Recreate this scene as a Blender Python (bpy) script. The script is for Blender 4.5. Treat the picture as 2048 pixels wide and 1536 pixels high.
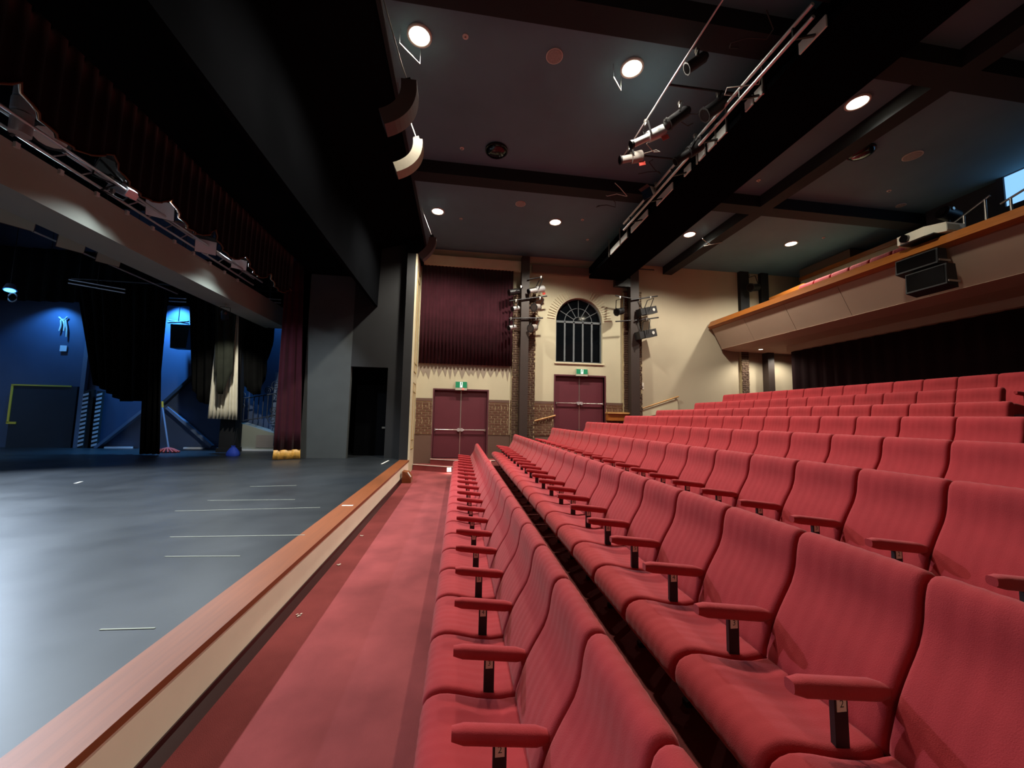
import bpy, math, random
from mathutils import Vector, Matrix
random.seed(7)
for o in list(bpy.data.objects): bpy.data.objects.remove(o)
SC = bpy.context.scene
COL = SC.collection

# ------------------------------------------------------------------ camera
F, CX, CY = 760.0, 1024.0, 768.0
YAW, PITCH, ROLL = math.radians(7.817), math.radians(4.896), math.radians(1.146)
CAM = Vector((0, 0, 1.92))
fw = Vector((math.sin(YAW)*math.cos(PITCH), math.cos(YAW)*math.cos(PITCH), math.sin(PITCH)))
r0 = Vector((math.cos(YAW), -math.sin(YAW), 0)); d0 = fw.cross(r0)
rt = r0*math.cos(ROLL) - d0*math.sin(ROLL); dn = fw.cross(rt)
cd = bpy.data.cameras.new('camera'); cam = bpy.data.objects.new('camera', cd); COL.objects.link(cam)
cam.matrix_world = Matrix(((rt.x, -dn.x, -fw.x, CAM.x), (rt.y, -dn.y, -fw.y, CAM.y), (rt.z, -dn.z, -fw.z, CAM.z), (0, 0, 0, 1)))
cd.sensor_fit = 'HORIZONTAL'; cd.sensor_width = 36.0; cd.lens = 36.0*F/2048.0
cd.clip_start = 0.05; cd.clip_end = 200
SC.camera = cam

def at(u, v, X=None, Y=None, Z=None):
    d = rt*((u-CX)/F) + dn*((v-CY)/F) + fw
    if X is not None: t = (X-CAM.x)/d.x
    elif Y is not None: t = (Y-CAM.y)/d.y
    else: t = (Z-CAM.z)/d.z
    return CAM + d*t

# ------------------------------------------------------------------ world, exposure
w = bpy.data.worlds.new('world'); SC.world = w; w.use_nodes = True
w.node_tree.nodes['Background'].inputs[0].default_value = (0.5, 0.55, 0.7, 1)
w.node_tree.nodes['Background'].inputs[1].default_value = 0.0
vs = SC.view_settings
vs.view_transform = 'Standard'; vs.look = 'None'; vs.gamma = 1.0; vs.use_curve_mapping = False
vs.exposure = 0.65
HOUSE_W = 700.0     # each house downlight
STAGE_W = 900.0     # each cool white stage lamp
BLUE_W = 500.0

# ------------------------------------------------------------------ helpers
def lin(h):
    h = h.lstrip('#'); c = []
    for i in (0, 2, 4):
        x = int(h[i:i+2], 16)/255
        c.append(x/12.92 if x <= .04045 else ((x+.055)/1.055)**2.4)
    return (c[0], c[1], c[2], 1)
MATS = {}
def mat(name, col, rough=.7, metal=0.0, var=.0, vscale=8.0, bump=0.0, bscale=60.0, emit=0.0, spec=.5, stretch=None, sheen=0.0, col2=None):
    m = bpy.data.materials.new(name); m.use_nodes = True; MATS[name] = m
    nt = m.node_tree; b = nt.nodes['Principled BSDF']
    c = lin(col) if isinstance(col, str) else col
    b.inputs['Base Color'].default_value = c
    b.inputs['Roughness'].default_value = rough; b.inputs['Metallic'].default_value = metal
    b.inputs['Specular IOR Level'].default_value = spec
    if sheen: b.inputs['Sheen Weight'].default_value = sheen; b.inputs['Sheen Roughness'].default_value = .4
    if emit: b.inputs['Emission Color'].default_value = c; b.inputs['Emission Strength'].default_value = emit
    tc = None
    if var or bump:
        tc = nt.nodes.new('ShaderNodeTexCoord'); mp = nt.nodes.new('ShaderNodeMapping')
        nt.links.new(tc.outputs['Object'], mp.inputs[0])
        if stretch: mp.inputs['Scale'].default_value = stretch
    if var:
        n = nt.nodes.new('ShaderNodeTexNoise'); n.inputs['Scale'].default_value = vscale; n.inputs['Detail'].default_value = 6
        nt.links.new(mp.outputs[0], n.inputs['Vector'])
        mx = nt.nodes.new('ShaderNodeMix'); mx.data_type = 'RGBA'
        c2 = lin(col2) if col2 else None
        mx.inputs[6].default_value = c2 if c2 else tuple([x*(1-var) for x in c[:3]]+[1])
        mx.inputs[7].default_value = c if c2 else tuple([min(1, x*(1+var)) for x in c[:3]]+[1])
        rr = nt.nodes.new('ShaderNodeValToRGB'); rr.color_ramp.elements[0].position = .3; rr.color_ramp.elements[1].position = .7
        nt.links.new(n.outputs[0], rr.inputs[0]); nt.links.new(rr.outputs[0], mx.inputs[0])
        nt.links.new(mx.outputs[2], b.inputs['Base Color'])
    if bump:
        n2 = nt.nodes.new('ShaderNodeTexNoise'); n2.inputs['Scale'].default_value = bscale; n2.inputs['Detail'].default_value = 3
        nt.links.new(mp.outputs[0], n2.inputs['Vector'])
        bp = nt.nodes.new('ShaderNodeBump'); bp.inputs['Strength'].default_value = bump; bp.inputs['Distance'].default_value = .01
        nt.links.new(n2.outputs[0], bp.inputs['Height']); nt.links.new(bp.outputs[0], b.inputs['Normal'])
    return m

mat('seat_fabric', '#a63338', .85, var=.10, vscale=5, bump=.25, bscale=250, sheen=.15, spec=.2)
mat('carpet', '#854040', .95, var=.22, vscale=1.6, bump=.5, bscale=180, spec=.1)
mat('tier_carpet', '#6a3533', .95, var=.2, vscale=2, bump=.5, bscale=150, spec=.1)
mat('riser', '#140e0f', .8)
mat('black_metal', '#121113', .45)
mat('black_paint', '#0f1012', .75, var=.2, vscale=2)
mat('soffit_black', '#0b0c0e', 1.0, var=.25, vscale=.6, spec=0.0)
mat('panel_grey', '#3c4040', .8, var=.08, vscale=2)
mat('white_plate', '#d8d2c4', .5)
mat('ink', '#15120f', .7)
mat('cream', '#b3ab90', .85, var=.05, vscale=.9, bump=.15, bscale=25)
mat('cream2', '#aca088', .85, var=.04, vscale=.8, bump=.12, bscale=25)
mat('cream_trim', '#c4ba9c', .6, var=.04, vscale=3)
mat('gold_line', '#9a8450', .6)
mat('dado', '#5d4438', .7, var=.06, vscale=2)
mat('brick', '#5e3f2e', .85, var=.28, vscale=5, bump=.4, bscale=40)
mat('brick_dark', '#4a3427', .85, var=.25, vscale=5, bump=.4, bscale=40)
mat('mortar', '#c0b08a', .9, var=.08, vscale=10)
mat('mortar_dark', '#a08f6c', .9, var=.15, vscale=10)
mat('door_red', '#561b27', .55, var=.06, vscale=2)
mat('door_frame', '#4f2029', .5)
mat('steel', '#b9b4ac', .3, .9)
mat('silver', '#c9c9c9', .35, .6)
mat('brown_steel', '#2e211b', .6, var=.1, vscale=3)
mat('exit_green', '#0d6b45', .5, emit=.35)
mat('exit_white', '#eef6ee', .5, emit=.8)
mat('sign_grey', '#a7a392', .6)
mat('drape_maroon', '#35161d', .95, var=.2, vscale=3, sheen=.1, spec=.1)
mat('jag_grey', '#85796a', .85, var=.05, vscale=4)
mat('ceiling_dark', '#587884', .85, var=.1, vscale=.8)
mat('beam_dark', '#111519', .85, var=.1, vscale=1)
mat('lamp_white', '#fff4d6', .4, emit=14)
mat('trim_ring', '#c8c6bd', .5)
mat('grille', '#8f8a84', .6, var=.2, vscale=60)
mat('dome_black', '#08080a', .15)
mat('wood_nose', '#7d421f', .45, var=.12, vscale=3, stretch=(14, .6, 14))
mat('fascia_cream', '#ece2cb', .7, var=.05, vscale=2)
mat('kick', '#2c0f10', .35)
mat('wood_rail', '#935521', .35, var=.22, vscale=4, stretch=(10, .8, 10))
mat('wood_pale', '#b88a52', .4, var=.2, vscale=4)
mat('balc_cream', '#a28a76', .8, var=.05, vscale=1)
mat('balc_soffit', '#a58874', .8, var=.05, vscale=1)
mat('back_drape', '#1d090c', .95, var=.2, vscale=2, spec=.1)
mat('taupe', '#6d6256', .85, var=.05, vscale=1)
mat('rear_wall', '#3a3b40', .85, var=.08, vscale=1)
mat('projector_white', '#d6d2bd', .45)
mat('lens_black', '#0b0a0a', .12)
mat('speaker_black', '#100e0f', .6, var=.2, vscale=60)
mat('speaker_grey', '#8a827c', .6, var=.05, vscale=4)
mat('booth_glow', '#7fb6e6', .3, emit=.9)
mat('glass_dark', '#0a0d10', .06, spec=.8)
mat('window_frame', '#5b6063', .6)
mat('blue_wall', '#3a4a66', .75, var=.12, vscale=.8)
mat('dark_flat', '#1b2430', .75, var=.1, vscale=1)
mat('steel_blue', '#5d6d84', .6)
mat('yellow_tape', '#c9b93e', .6)
mat('hazard_white', '#d2d6da', .6)
mat('drape_black', '#0d0d0c', .95, var=.3, vscale=3, spec=.08)
mat('drape_green', '#24261f', .95, var=.2, vscale=3, spec=.1)
mat('drape_white', '#d6d0bb', .9, var=.05, vscale=4)
mat('curtain_red', '#33101a', .9, var=.15, vscale=3, sheen=.2, spec=.1)
mat('valance_red', '#120606', .9, var=.15, vscale=3, sheen=.2, spec=.1)
mat('gold_hem', '#b98a3a', .5, var=.2, vscale=20)
mat('bulkhead_grey', '#8f9387', .75, var=.06, vscale=1)
mat('fly_wood', '#a4683a', .6, var=.25, vscale=4)
mat('iron', '#3c4350', .5, .3)
mat('mop_red', '#b3402f', .7)
mat('bag_blue', '#2444b4', .7)
mat('label_red', '#b5372c', .6)
mat('alarm_red', '#a83231', .5)
mat('cable', '#1a1a1a', .6)
mat('cyc', '#aeb6c4', .9)
mat('toe_white', '#d3d8d4', .5)
mat('hang_speaker', '#4c4341', .6, var=.06, vscale=4)
mat('hang_speaker_pale', '#847b68', .6, var=.06, vscale=4)
mat('fringe_brown', '#5a3418', .7)
mat('cable_white', '#b8b6ae', .5)
mat('step_white', '#e3ddd2', .5)
mat('step_lamp', '#ffe8dc', .4, emit=18)
mat('red_led', '#ff3030', .4, emit=5)
mat('blue_lamp', '#4aa8ff', .4, emit=4)
mat('warm_lens', '#fff6e0', .3, emit=3)

def tag(o, label, cat, group=None, kind=None):
    o['label'] = label; o['category'] = cat
    if group: o['group'] = group
    if kind: o['kind'] = kind
    return o
def empty(name, loc=(0, 0, 0), label=None, cat=None, group=None):
    o = bpy.data.objects.new(name, None); COL.objects.link(o); o.location = loc; o.empty_display_size = .1
    if label: tag(o, label, cat, group)
    return o
def wloc(o):
    v = Vector((0, 0, 0))
    while o is not None: v = v + o.location; o = o.parent
    return v

class MB:
    """collects geometry (world coordinates) and links it as one mesh object"""
    def __init__(s): s.v = []; s.f = []; s.sm = []
    def add(s, vs, fs, smooth=False):
        n = len(s.v); s.v += [tuple(p) for p in vs]
        for f in fs: s.f.append(tuple(i+n for i in f)); s.sm.append(smooth)
        return s
    def box(s, x0, x1, y0, y1, z0, z1):
        return s.add([(x0,y0,z0),(x1,y0,z0),(x1,y1,z0),(x0,y1,z0),(x0,y0,z1),(x1,y0,z1),(x1,y1,z1),(x0,y1,z1)],
              [(3,2,1,0),(4,5,6,7),(0,1,5,4),(1,2,6,5),(2,3,7,6),(3,0,4,7)])
    def obox(s, c, ax, ay, az, sx, sy, sz):
        c = Vector(c); ax = Vector(ax).normalized()*sx/2; ay = Vector(ay).normalized()*sy/2; az = Vector(az).normalized()*sz/2
        P = [c+ax*i+ay*j+az*k for k in (-1,1) for (i,j) in ((-1,-1),(1,-1),(1,1),(-1,1))]
        return s.add(P, [(3,2,1,0),(4,5,6,7),(0,1,5,4),(1,2,6,5),(2,3,7,6),(3,0,4,7)])
    def bar(s, p, q, w, h, up=(0,0,1)):
        p = Vector(p); q = Vector(q); d = (q-p); u = Vector(up)
        if abs(d.normalized().dot(u)) > .98: u = Vector((1,0,0))
        a = d.cross(u).normalized(); b = a.cross(d).normalized()
        return s.obox((p+q)/2, d, a, b, d.length, w, h)
    def cyl(s, p, q, r, n=10, r2=None, caps=True):
        p = Vector(p); q = Vector(q); d = (q-p).normalized(); r2 = r if r2 is None else r2
        u = Vector((0,0,1)) if abs(d.z) < .9 else Vector((1,0,0))
        a = d.cross(u).normalized(); b = d.cross(a)
        V = []
        for (c, rr) in ((p, r), (q, r2)):
            for i in range(n):
                t = 2*math.pi*i/n; V.append(c + a*math.cos(t)*rr + b*math.sin(t)*rr)
        fs = [(i, (i+1) % n, n+(i+1) % n, n+i) for i in range(n)]
        s.add(V, fs, True)
        if caps: s.add(V, [tuple(range(n))[::-1], tuple(range(n, 2*n))])
        return s
    def tube(s, pts, r, n=6):
        pts = [Vector(p) for p in pts]; V = []; fs = []
        u = None
        for k, p in enumerate(pts):
            d = (pts[min(k+1, len(pts)-1)] - pts[max(k-1, 0)]).normalized()
            if u is None: u = Vector((0,0,1)) if abs(d.z) < .9 else Vector((1,0,0))
            a = d.cross(u).normalized(); b = d.cross(a).normalized(); u = -b if False else u
            for i in range(n):
                t = 2*math.pi*i/n; V.append(p + a*math.cos(t)*r + b*math.sin(t)*r)
        for k in range(len(pts)-1):
            for i in range(n):
                fs.append((k*n+i, k*n+(i+1) % n, (k+1)*n+(i+1) % n, (k+1)*n+i))
        s.add(V, fs, True); m = len(pts)-1
        s.add(V, [tuple(range(n))[::-1], tuple(range(m*n, m*n+n))])
        return s
    def disc(s, c, nrm, r, n=20, rx=None):
        c = Vector(c); d = Vector(nrm).normalized(); u = Vector((0,0,1)) if abs(d.z) < .9 else Vector((1,0,0))
        a = d.cross(u).normalized(); b = d.cross(a)
        return s.add([c + a*math.cos(2*math.pi*i/n)*r + b*math.sin(2*math.pi*i/n)*r for i in range(n)], [tuple(range(n))])
    def prism(s, poly, off):
        """planar polygon (3-D points) pushed along off"""
        n = len(poly); P = [Vector(p) for p in poly]; o = Vector(off)
        return s.add(P+[p+o for p in P], [tuple(range(n))[::-1], tuple(range(n, 2*n))] + [(i, (i+1) % n, n+(i+1) % n, n+i) for i in range(n)])
    def grid(s, rows, smooth=True, closed=False):
        m = len(rows[0]); V = [p for r in rows for p in r]; fs = []
        for i in range(len(rows)-1):
            for j in range(m-1+(1 if closed else 0)):
                fs.append((i*m+j, i*m+(j+1) % m, (i+1)*m+(j+1) % m, (i+1)*m+j))
        return s.add(V, fs, smooth)
    def mesh(s, name, m, org=(0,0,0)):
        o = Vector(org); me = bpy.data.meshes.new(name)
        me.from_pydata([tuple(Vector(p)-o) for p in s.v], [], s.f)
        me.materials.append(MATS[m]); me.polygons.foreach_set('use_smooth', s.sm); me.update()
        return me
    def build(s, name, m, parent=None, org=None):
        o0 = wloc(parent) if parent else Vector(org if org else (0,0,0))
        me = s.mesh(name, m, o0)
        ob = bpy.data.objects.new(name, me); COL.objects.link(ob)
        if parent: ob.parent = parent
        else: ob.location = o0
        return ob
def struct(name, mb, m, label, cat, parent=None):
    o = mb.build(name, m, parent); 
    if parent is None: tag(o, label, cat, kind='structure')
    return o
def copy_tree(o, parent=None):
    c = o.copy(); COL.objects.link(c)
    if parent: c.parent = parent
    for ch in list(o.children): copy_tree(ch, c)
    return c
def spot(name, loc, target, watts, color, parent=None, size=70, blend=.4, rad=.08):
    l = bpy.data.lights.new(name, 'SPOT'); l.energy = watts; l.color = color; l.spot_size = math.radians(size); l.spot_blend = blend; l.shadow_soft_size = rad
    o = bpy.data.objects.new(name, l); COL.objects.link(o)
    base = wloc(parent) if parent else Vector((0,0,0))
    o.rotation_euler = (Vector(target)-Vector(loc)).to_track_quat('-Z', 'Y').to_euler()
    o.location = Vector(loc)-base
    if parent: o.parent = parent
    return o

D = 14.0          # side wall with the exit doors
CZ = 8.1          # ceiling
ST = 0.44         # stage floor

# ================================================================== STRUCTURE
XT = [.62, 1.83, 3.14, 4.42, 5.68, 7.0, 8.28, 9.56]
ZT = [1.02, 1.355, 1.576, 1.791, 2.024, 2.245, 2.526, 2.86]
FZ = [round(z-1.02, 3) for z in ZT]
YN = -1.7         # near side wall
# floors
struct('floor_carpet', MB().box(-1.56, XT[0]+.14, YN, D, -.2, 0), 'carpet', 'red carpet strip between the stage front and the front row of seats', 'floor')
tm = MB()
tiers = []
for k in range(1, 8):
    x0 = XT[k-1]+.14; x1 = XT[k]+.14
    t = MB().box(x0, x1, YN, D, -.2, FZ[k])
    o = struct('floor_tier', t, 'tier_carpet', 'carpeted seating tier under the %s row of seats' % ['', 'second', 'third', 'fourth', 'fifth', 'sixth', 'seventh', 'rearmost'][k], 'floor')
struct('floor_rear', MB().box(XT[7]+.14, 16, YN, D+3, -.2, FZ[7]+.1), 'tier_carpet', 'carpeted cross aisle behind the rearmost row under the balcony', 'floor')
# stage floor
sf = bpy.data.materials.new('stage_floor'); sf.use_nodes = True; MATS['stage_floor'] = sf
nt = sf.node_tree; b = nt.nodes['Principled BSDF']; b.inputs['Roughness'].default_value = .36; b.inputs['Specular IOR Level'].default_value = .5
tc = nt.nodes.new('ShaderNodeTexCoord')
def nn(t, **kw):
    n = nt.nodes.new(t)
    for k_, v_ in kw.items(): n.inputs[k_].default_value = v_
    return n
n1 = nn('ShaderNodeTexNoise', Scale=.7, Detail=5.0); nt.links.new(tc.outputs['Object'], n1.inputs['Vector'])
r1 = nt.nodes.new('ShaderNodeValToRGB'); r1.color_ramp.elements[0].color = (.009, .0105, .012, 1); r1.color_ramp.elements[1].color = (.02, .023, .026, 1)
r1.color_ramp.elements[0].position = .3; r1.color_ramp.elements[1].position = .7
nt.links.new(n1.outputs[0], r1.inputs[0])
mp = nt.nodes.new('ShaderNodeMapping'); mp.inputs['Scale'].default_value = (.35, 5.0, 1); nt.links.new(tc.outputs['Object'], mp.inputs[0])
n2 = nn('ShaderNodeTexNoise', Scale=2.2, Detail=8.0, Roughness=.75); nt.links.new(mp.outputs[0], n2.inputs['Vector'])
r2 = nt.nodes.new('ShaderNodeValToRGB'); r2.color_ramp.elements[0].position = .70; r2.color_ramp.elements[1].position = .78
nt.links.new(n2.outputs[0], r2.inputs[0])
mx = nt.nodes.new('ShaderNodeMix'); mx.data_type = 'RGBA'; mx.inputs[7].default_value = (.22, .23, .23, 1)
nt.links.new(r2.outputs[0], mx.inputs[0]); nt.links.new(r1.outputs[0], mx.inputs[6]); nt.links.new(mx.outputs[2], b.inputs['Base Color'])
n3 = nn('ShaderNodeTexNoise', Scale=1.3, Detail=4.0); nt.links.new(tc.outputs['Object'], n3.inputs['Vector'])
mr = nt.nodes.new('ShaderNodeMapRange'); mr.inputs[3].default_value = .28; mr.inputs[4].default_value = .5; nt.links.new(n3.outputs[0], mr.inputs[0]); nt.links.new(mr.outputs[0], b.inputs['Roughness'])
struct('floor_stage', MB().box(-26, -1.87, -4, 16.6, .3, ST), 'stage_floor', 'black painted stage floor with pale scuffs', 'floor')
struct('trim_1', MB().box(-1.87, -1.565, -4, 12.9, .395, ST+.002), 'wood_nose', 'varnished timber nosing along the stage front', 'trim')
struct('trim_2', MB().box(-1.9, -1.585, -4, 12.9, .1, .395), 'fascia_cream', 'cream painted fascia board below the timber stage nosing', 'trim')
kb = MB().box(-1.9, -1.575, -4, 12.9, 0, .1); kb.prism([(-1.575, -4, .0), (-1.53, -4, 0), (-1.575, -4, .06)], (0, 16.9, 0))
struct('baseboard_stage', kb, 'kick', 'dark red skirting along the foot of the stage front', 'baseboard')
# side wall with doors
XD1 = (-.90, 1.01); ZD1 = (.38, 2.83); XD2 = (3.58, 5.52); ZD2 = (1.45, 3.50)
XW = (3.585, 5.445); ZSILL = 4.03; XWC = sum(XW)/2; RW = (XW[1]-XW[0])/2; ZSP = 6.58-RW
wl = MB()
wl.box(-1.56, XD1[0], D, D+.4, 0, CZ); wl.box(XD1[0], XD1[1], D, D+.4, ZD1[1], CZ); wl.box(XD1[1], XD2[0], D, D+.4, 0, CZ)
wl.box(XD1[0], XD1[1], D, D+.4, 0, ZD1[0])
wl.box(XD2[0], XD2[1], D, D+.4, 0, ZD2[0]); wl.box(XD2[0], XD2[1], D, D+.4, ZD2[1], ZSILL)
N = 36
for i in range(N):
    t0 = math.pi*(1-i/N); t1 = math.pi*(1-(i+1)/N)
    xa = XWC+RW*math.cos(t0); xb = XWC+RW*math.cos(t1); za = ZSP+RW*math.sin(t0); zb = ZSP+RW*math.sin(t1)
    wl.prism([(xa, D, za), (xb, D, zb), (xb, D, CZ), (xa, D, CZ)], (0, .4, 0))
wl.box(XD2[0], XW[0], D, D+.4, ZSILL, CZ); wl.box(XW[1], XD2[1], D, D+.4, ZSILL, CZ)
wl.box(XD2[1], 6.3, D, D+.4, 0, CZ)
wall_far = struct('wall_far', wl, 'cream', 'cream plastered side wall with exit doors and arched window', 'wall')
struct('wall_side', MB().box(6.3, 16.5, D, D+.4, 0, CZ), 'cream2', 'plain warm cream side wall between the brown post and the balcony', 'wall')
# painted dado below the brick band
dd = MB()
for a, c in ((-1.56, XD1[0]-.06), (XD1[1]+.06, 1.9), (2.76, XD2[0]-.06), (XD2[1]+.06, 6.25)):
    dd.box(a, c, D-.012, D, 0, 1.24)
struct('baseboard_side', dd, 'dado', 'brown painted dado below the brick band of the side wall', 'wall')
# brick bands: mortar bed plus single bricks
BR = {}
def brick_mesh(l, h, m):
    k = (round(l, 3), round(h, 3), m)
    if k not in BR:
        mb = MB(); e = .006; y0, y1 = -.022, 0
        V = [(0,y1,0),(l,y1,0),(l,y1,h),(0,y1,h),(e,y0,e),(l-e,y0,e),(l-e,y0,h-e),(e,y0,h-e)]
        mb.add(V, [(4,5,6,7),(0,1,5,4),(1,2,6,5),(2,3,7,6),(3,0,4,7)])
        BR[k] = mb.mesh('brick', m)
    return BR[k]
CH = .0875; BL = .235; JT = .014
nb = 0
def brick_band(x0, x1, z0, z1, yf, parent, m='brick', limit=300, stuff=None):
    global nb
    nz = int(round((z1-z0)/CH))
    for r in range(nz):
        x = x0 + (0 if r % 2 == 0 else -(BL/2)) + random.uniform(-.02, .02)
        head = (r % 6 == 5)
        L = BL/2 if head else BL
        while x < x1-.03:
            a = max(x, x0); c = min(x+L-JT, x1); x += L
            if c-a < .035: continue
            c = a + round((c-a)/.01)*.01
            if stuff is None:
                o = bpy.data.objects.new('brick', brick_mesh(c-a, CH-JT, m)); COL.objects.link(o)
                o.location = (a, yf+random.uniform(-.003, .003), z0+r*CH+JT/2); o.parent = parent; nb += 1
            else:
                z = z0+r*CH+JT/2; h = CH-JT; e = .006; y1 = yf; y0 = yf-.022+random.uniform(-.003, .003); 
                stuff.add([(a,y1,z),(c,y1,z),(c,y1,z+h),(a,y1,z+h),(a+e,y0,z+e),(c-e,y0,z+e),(c-e,y0,z+h-e),(a+e,y0,z+h-e)],
                          [(4,5,6,7),(0,1,5,4),(1,2,6,5),(2,3,7,6),(3,0,4,7)])
bb = MB()
bands = [(-1.54, XD1[0]-.07), (XD1[1]+.07, 1.9), (2.76, XD2[0]-.07), (XD2[1]+.07, 6.25)]
for a, c in bands: bb.box(a, c, D-.02, D, 1.24, 2.42)
mort = bb.build('mortar_bed', 'mortar', wall_far)
for a, c in bands: brick_band(a, c, 1.25, 2.42, D-.02, wall_far)
cp = MB()
for a, c in bands: cp.box(a, c, D-.05, D, 2.42, 2.52)
cp.build('capping', 'dado', wall_far)
# brick piers
def pier(name, x0, x1, zt, label, z0=.0):
    p = struct(name, MB().box(x0, x1, D-.14, D, z0, zt), 'mortar_dark', label, 'pillar')
    s = MB(); brick_band(x0, x1, max(z0, .9), zt, D-.14, p, stuff=s)
    o = s.build('brick_courses', 'brick_dark', p); o['kind'] = 'stuff'
    return p
pier('trim_3', 1.9, 2.76, 6.75, 'dark brick pier between the draped bay and the arched window bay')
pier('trim_4', 6.25, 7.0, 6.9, 'dark brick pier beside the brown post right of the arched window')
# cornice bands
struct('trim_5', MB().box(-1.5, 2.26, D-.22, D, 7.42, 7.78), 'cream_trim', 'cream cornice beam above the maroon drape', 'trim')
struct('trim_6', MB().box(2.6, 6.35, D-.12, D, 7.45, 7.75), 'taupe', 'taupe cornice band above the arched window', 'trim')
# doors
def double_door(name, xr, zr, label):
    root = empty(name, ((xr[0]+xr[1])/2, D, zr[0]), label, 'door'); root['kind'] = 'structure'
    x0, x1 = xr; z0, z1 = zr; xm = (x0+x1)/2; y = D+.10
    MB().box(x0-.055, x0, D-.02, D+.2, z0, z1+.055).box(x1, x1+.055, D-.02, D+.2, z0, z1+.055).box(x0, x1, D-.02, D+.2, z1, z1+.055).build('frame', 'door_frame', root)
    for s in (-1, 1):
        a, c = (x0+.005, xm-.004) if s < 0 else (xm+.004, x1-.005)
        lf = MB().box(a, c, y, y+.05, z0+.01, z1-.005).build('door_leaf', 'door_red', root)
        zb = z0+1.02
        pb = MB().cyl((a+.05, y-.08, zb), (c-.05, y-.08, zb), .018, 8)
        pb.box(a+.03, a+.07, y-.1, y, zb-.04, zb+.04).box(c-.07, c-.03, y-.1, y, zb-.04, zb+.04)
        pb.build('push_bar', 'steel', root)
        hx = xm+s*.06
        h = MB(); h.cyl((hx, y, zb), (hx, y-.11, zb), .06, 14); h.build('latch_case', 'silver', root)
    MB().box(xm-.016, xm+.016, y-.012, y+.06, z0+.01, z1-.01).build('meeting_strip', 'steel', root)
    MB().box(x0, x1, D-.01, D+.2, z0-.03, z0).build('threshold', 'steel', root)
    MB().box(x0, x1, D+.3, D+.38, z0, z1).build('backing', 'black_paint', root)
    return root
double_door('door_1', XD1, ZD1, 'maroon double exit door at the top of the two carpeted steps')
double_door('door_2', XD2, ZD2, 'maroon double exit door below the arched window')
# arched window
wn = empty('window_1', (XWC, D, ZSILL), 'dark arched window with fan-shaped glazing bars above the exit door', 'window'); wn['kind'] = 'structure'
yg = D+.16
fr = MB()
fr.box(XW[0], XW[1], yg-.03, yg+.03, ZSP-.05, ZSP+.03)
for x in [XW[0]+.02+(XW[1]-XW[0]-.04)*k/5 for k in range(6)]:
    fr.box(x-.03, x+.03, yg-.03, yg+.03, ZSILL, ZSP)
fr.box(XW[0], XW[1], yg-.03, yg+.03, ZSILL, ZSILL+.05)
for rr in (RW-.02, .55, .2):
    fr.tube([(XWC+rr*math.cos(math.pi*i/20), yg, ZSP+rr*math.sin(math.pi*i/20)) for i in range(21)], .026 if rr > .8 else .016, 6)
for k in range(1, 6):
    t = math.pi*k/6; fr.bar((XWC+.2*math.cos(t), yg, ZSP+.2*math.sin(t)), (XWC+(RW-.02)*math.cos(t), yg, ZSP+(RW-.02)*math.sin(t)), .026, .03, up=(0,1,0))
fr.build('glazing_bars', 'window_frame', wn)
for k in range(5):
    a = XW[0]+.02+(XW[1]-XW[0]-.04)*k/5; c = a+(XW[1]-XW[0]-.04)/5
    MB().box(a+.03, c-.03, yg, yg+.01, ZSILL+.05, ZSP-.05).build('pane', 'glass_dark', wn)
for k in range(6):
    ts = [math.pi*(k+j/6)/6 for j in range(7)]
    MB().prism([(XWC, yg, ZSP+.03)]+[(XWC+(RW-.02)*math.cos(t), yg, ZSP+.03+(RW-.05)*math.sin(t)) for t in ts], (0, .01, 0)).build('pane', 'glass_dark', wn)
MB().box(XW[0]-.05, XW[1]+.05, D+.2, D+.3, ZSILL, ZSP+RW).build('backing', 'black_paint', wn)
MB().box(XW[0]-.06, XW[1]+.06, D-.05, D+.16, ZSILL-.06, ZSILL).build('window_sill', 'cream_trim', wn)
vo = MB()   # fan of plaster voussoirs at the springing of the arch
for s in (-1, 1):
    for k in range(13):
        t = math.radians(4+k*5.2); ca, sa = math.cos(t), math.sin(t)
        vo.bar((XWC+s*(RW+.07)*ca, D-.004, ZSP+(RW+.07)*sa), (XWC+s*(RW+.36)*ca, D-.004, ZSP+(RW+.36)*sa), .022, .05, up=(0,1,0))
vo.build('arch_voussoirs', 'cream_trim', wn)

# ceiling
cl = MB().box(-1.36, 16.5, YN, D+.4, CZ, CZ+.2)
struct('ceiling', cl, 'ceiling_dark', 'dark charcoal auditorium ceiling', 'ceiling')
for y0 in (.35, 4.72, 8.95):
    struct('trim_beam', MB().box(-1.36, 16, y0, y0+.40, 7.78, CZ), 'beam_dark', 'dark ceiling beam running from the stage header to the balcony, %s' % {.35: 'above the near end of the front row', 4.72: 'between the two rows of downlights, nearer rank', 8.95: 'beside the far rank of downlights'}[y0], 'beam')
for xx, y0, y1 in ((8.0, YN, .35), (8.0, .75, 4.72), (8.0, 5.12, 8.95), (8.0, 9.35, D)):
    struct('trim_beam', MB().box(xx, xx+.38, y0, y1, 7.78, CZ), 'beam_dark', 'length of dark ceiling beam along the front of the balcony bay', 'beam')

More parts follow.
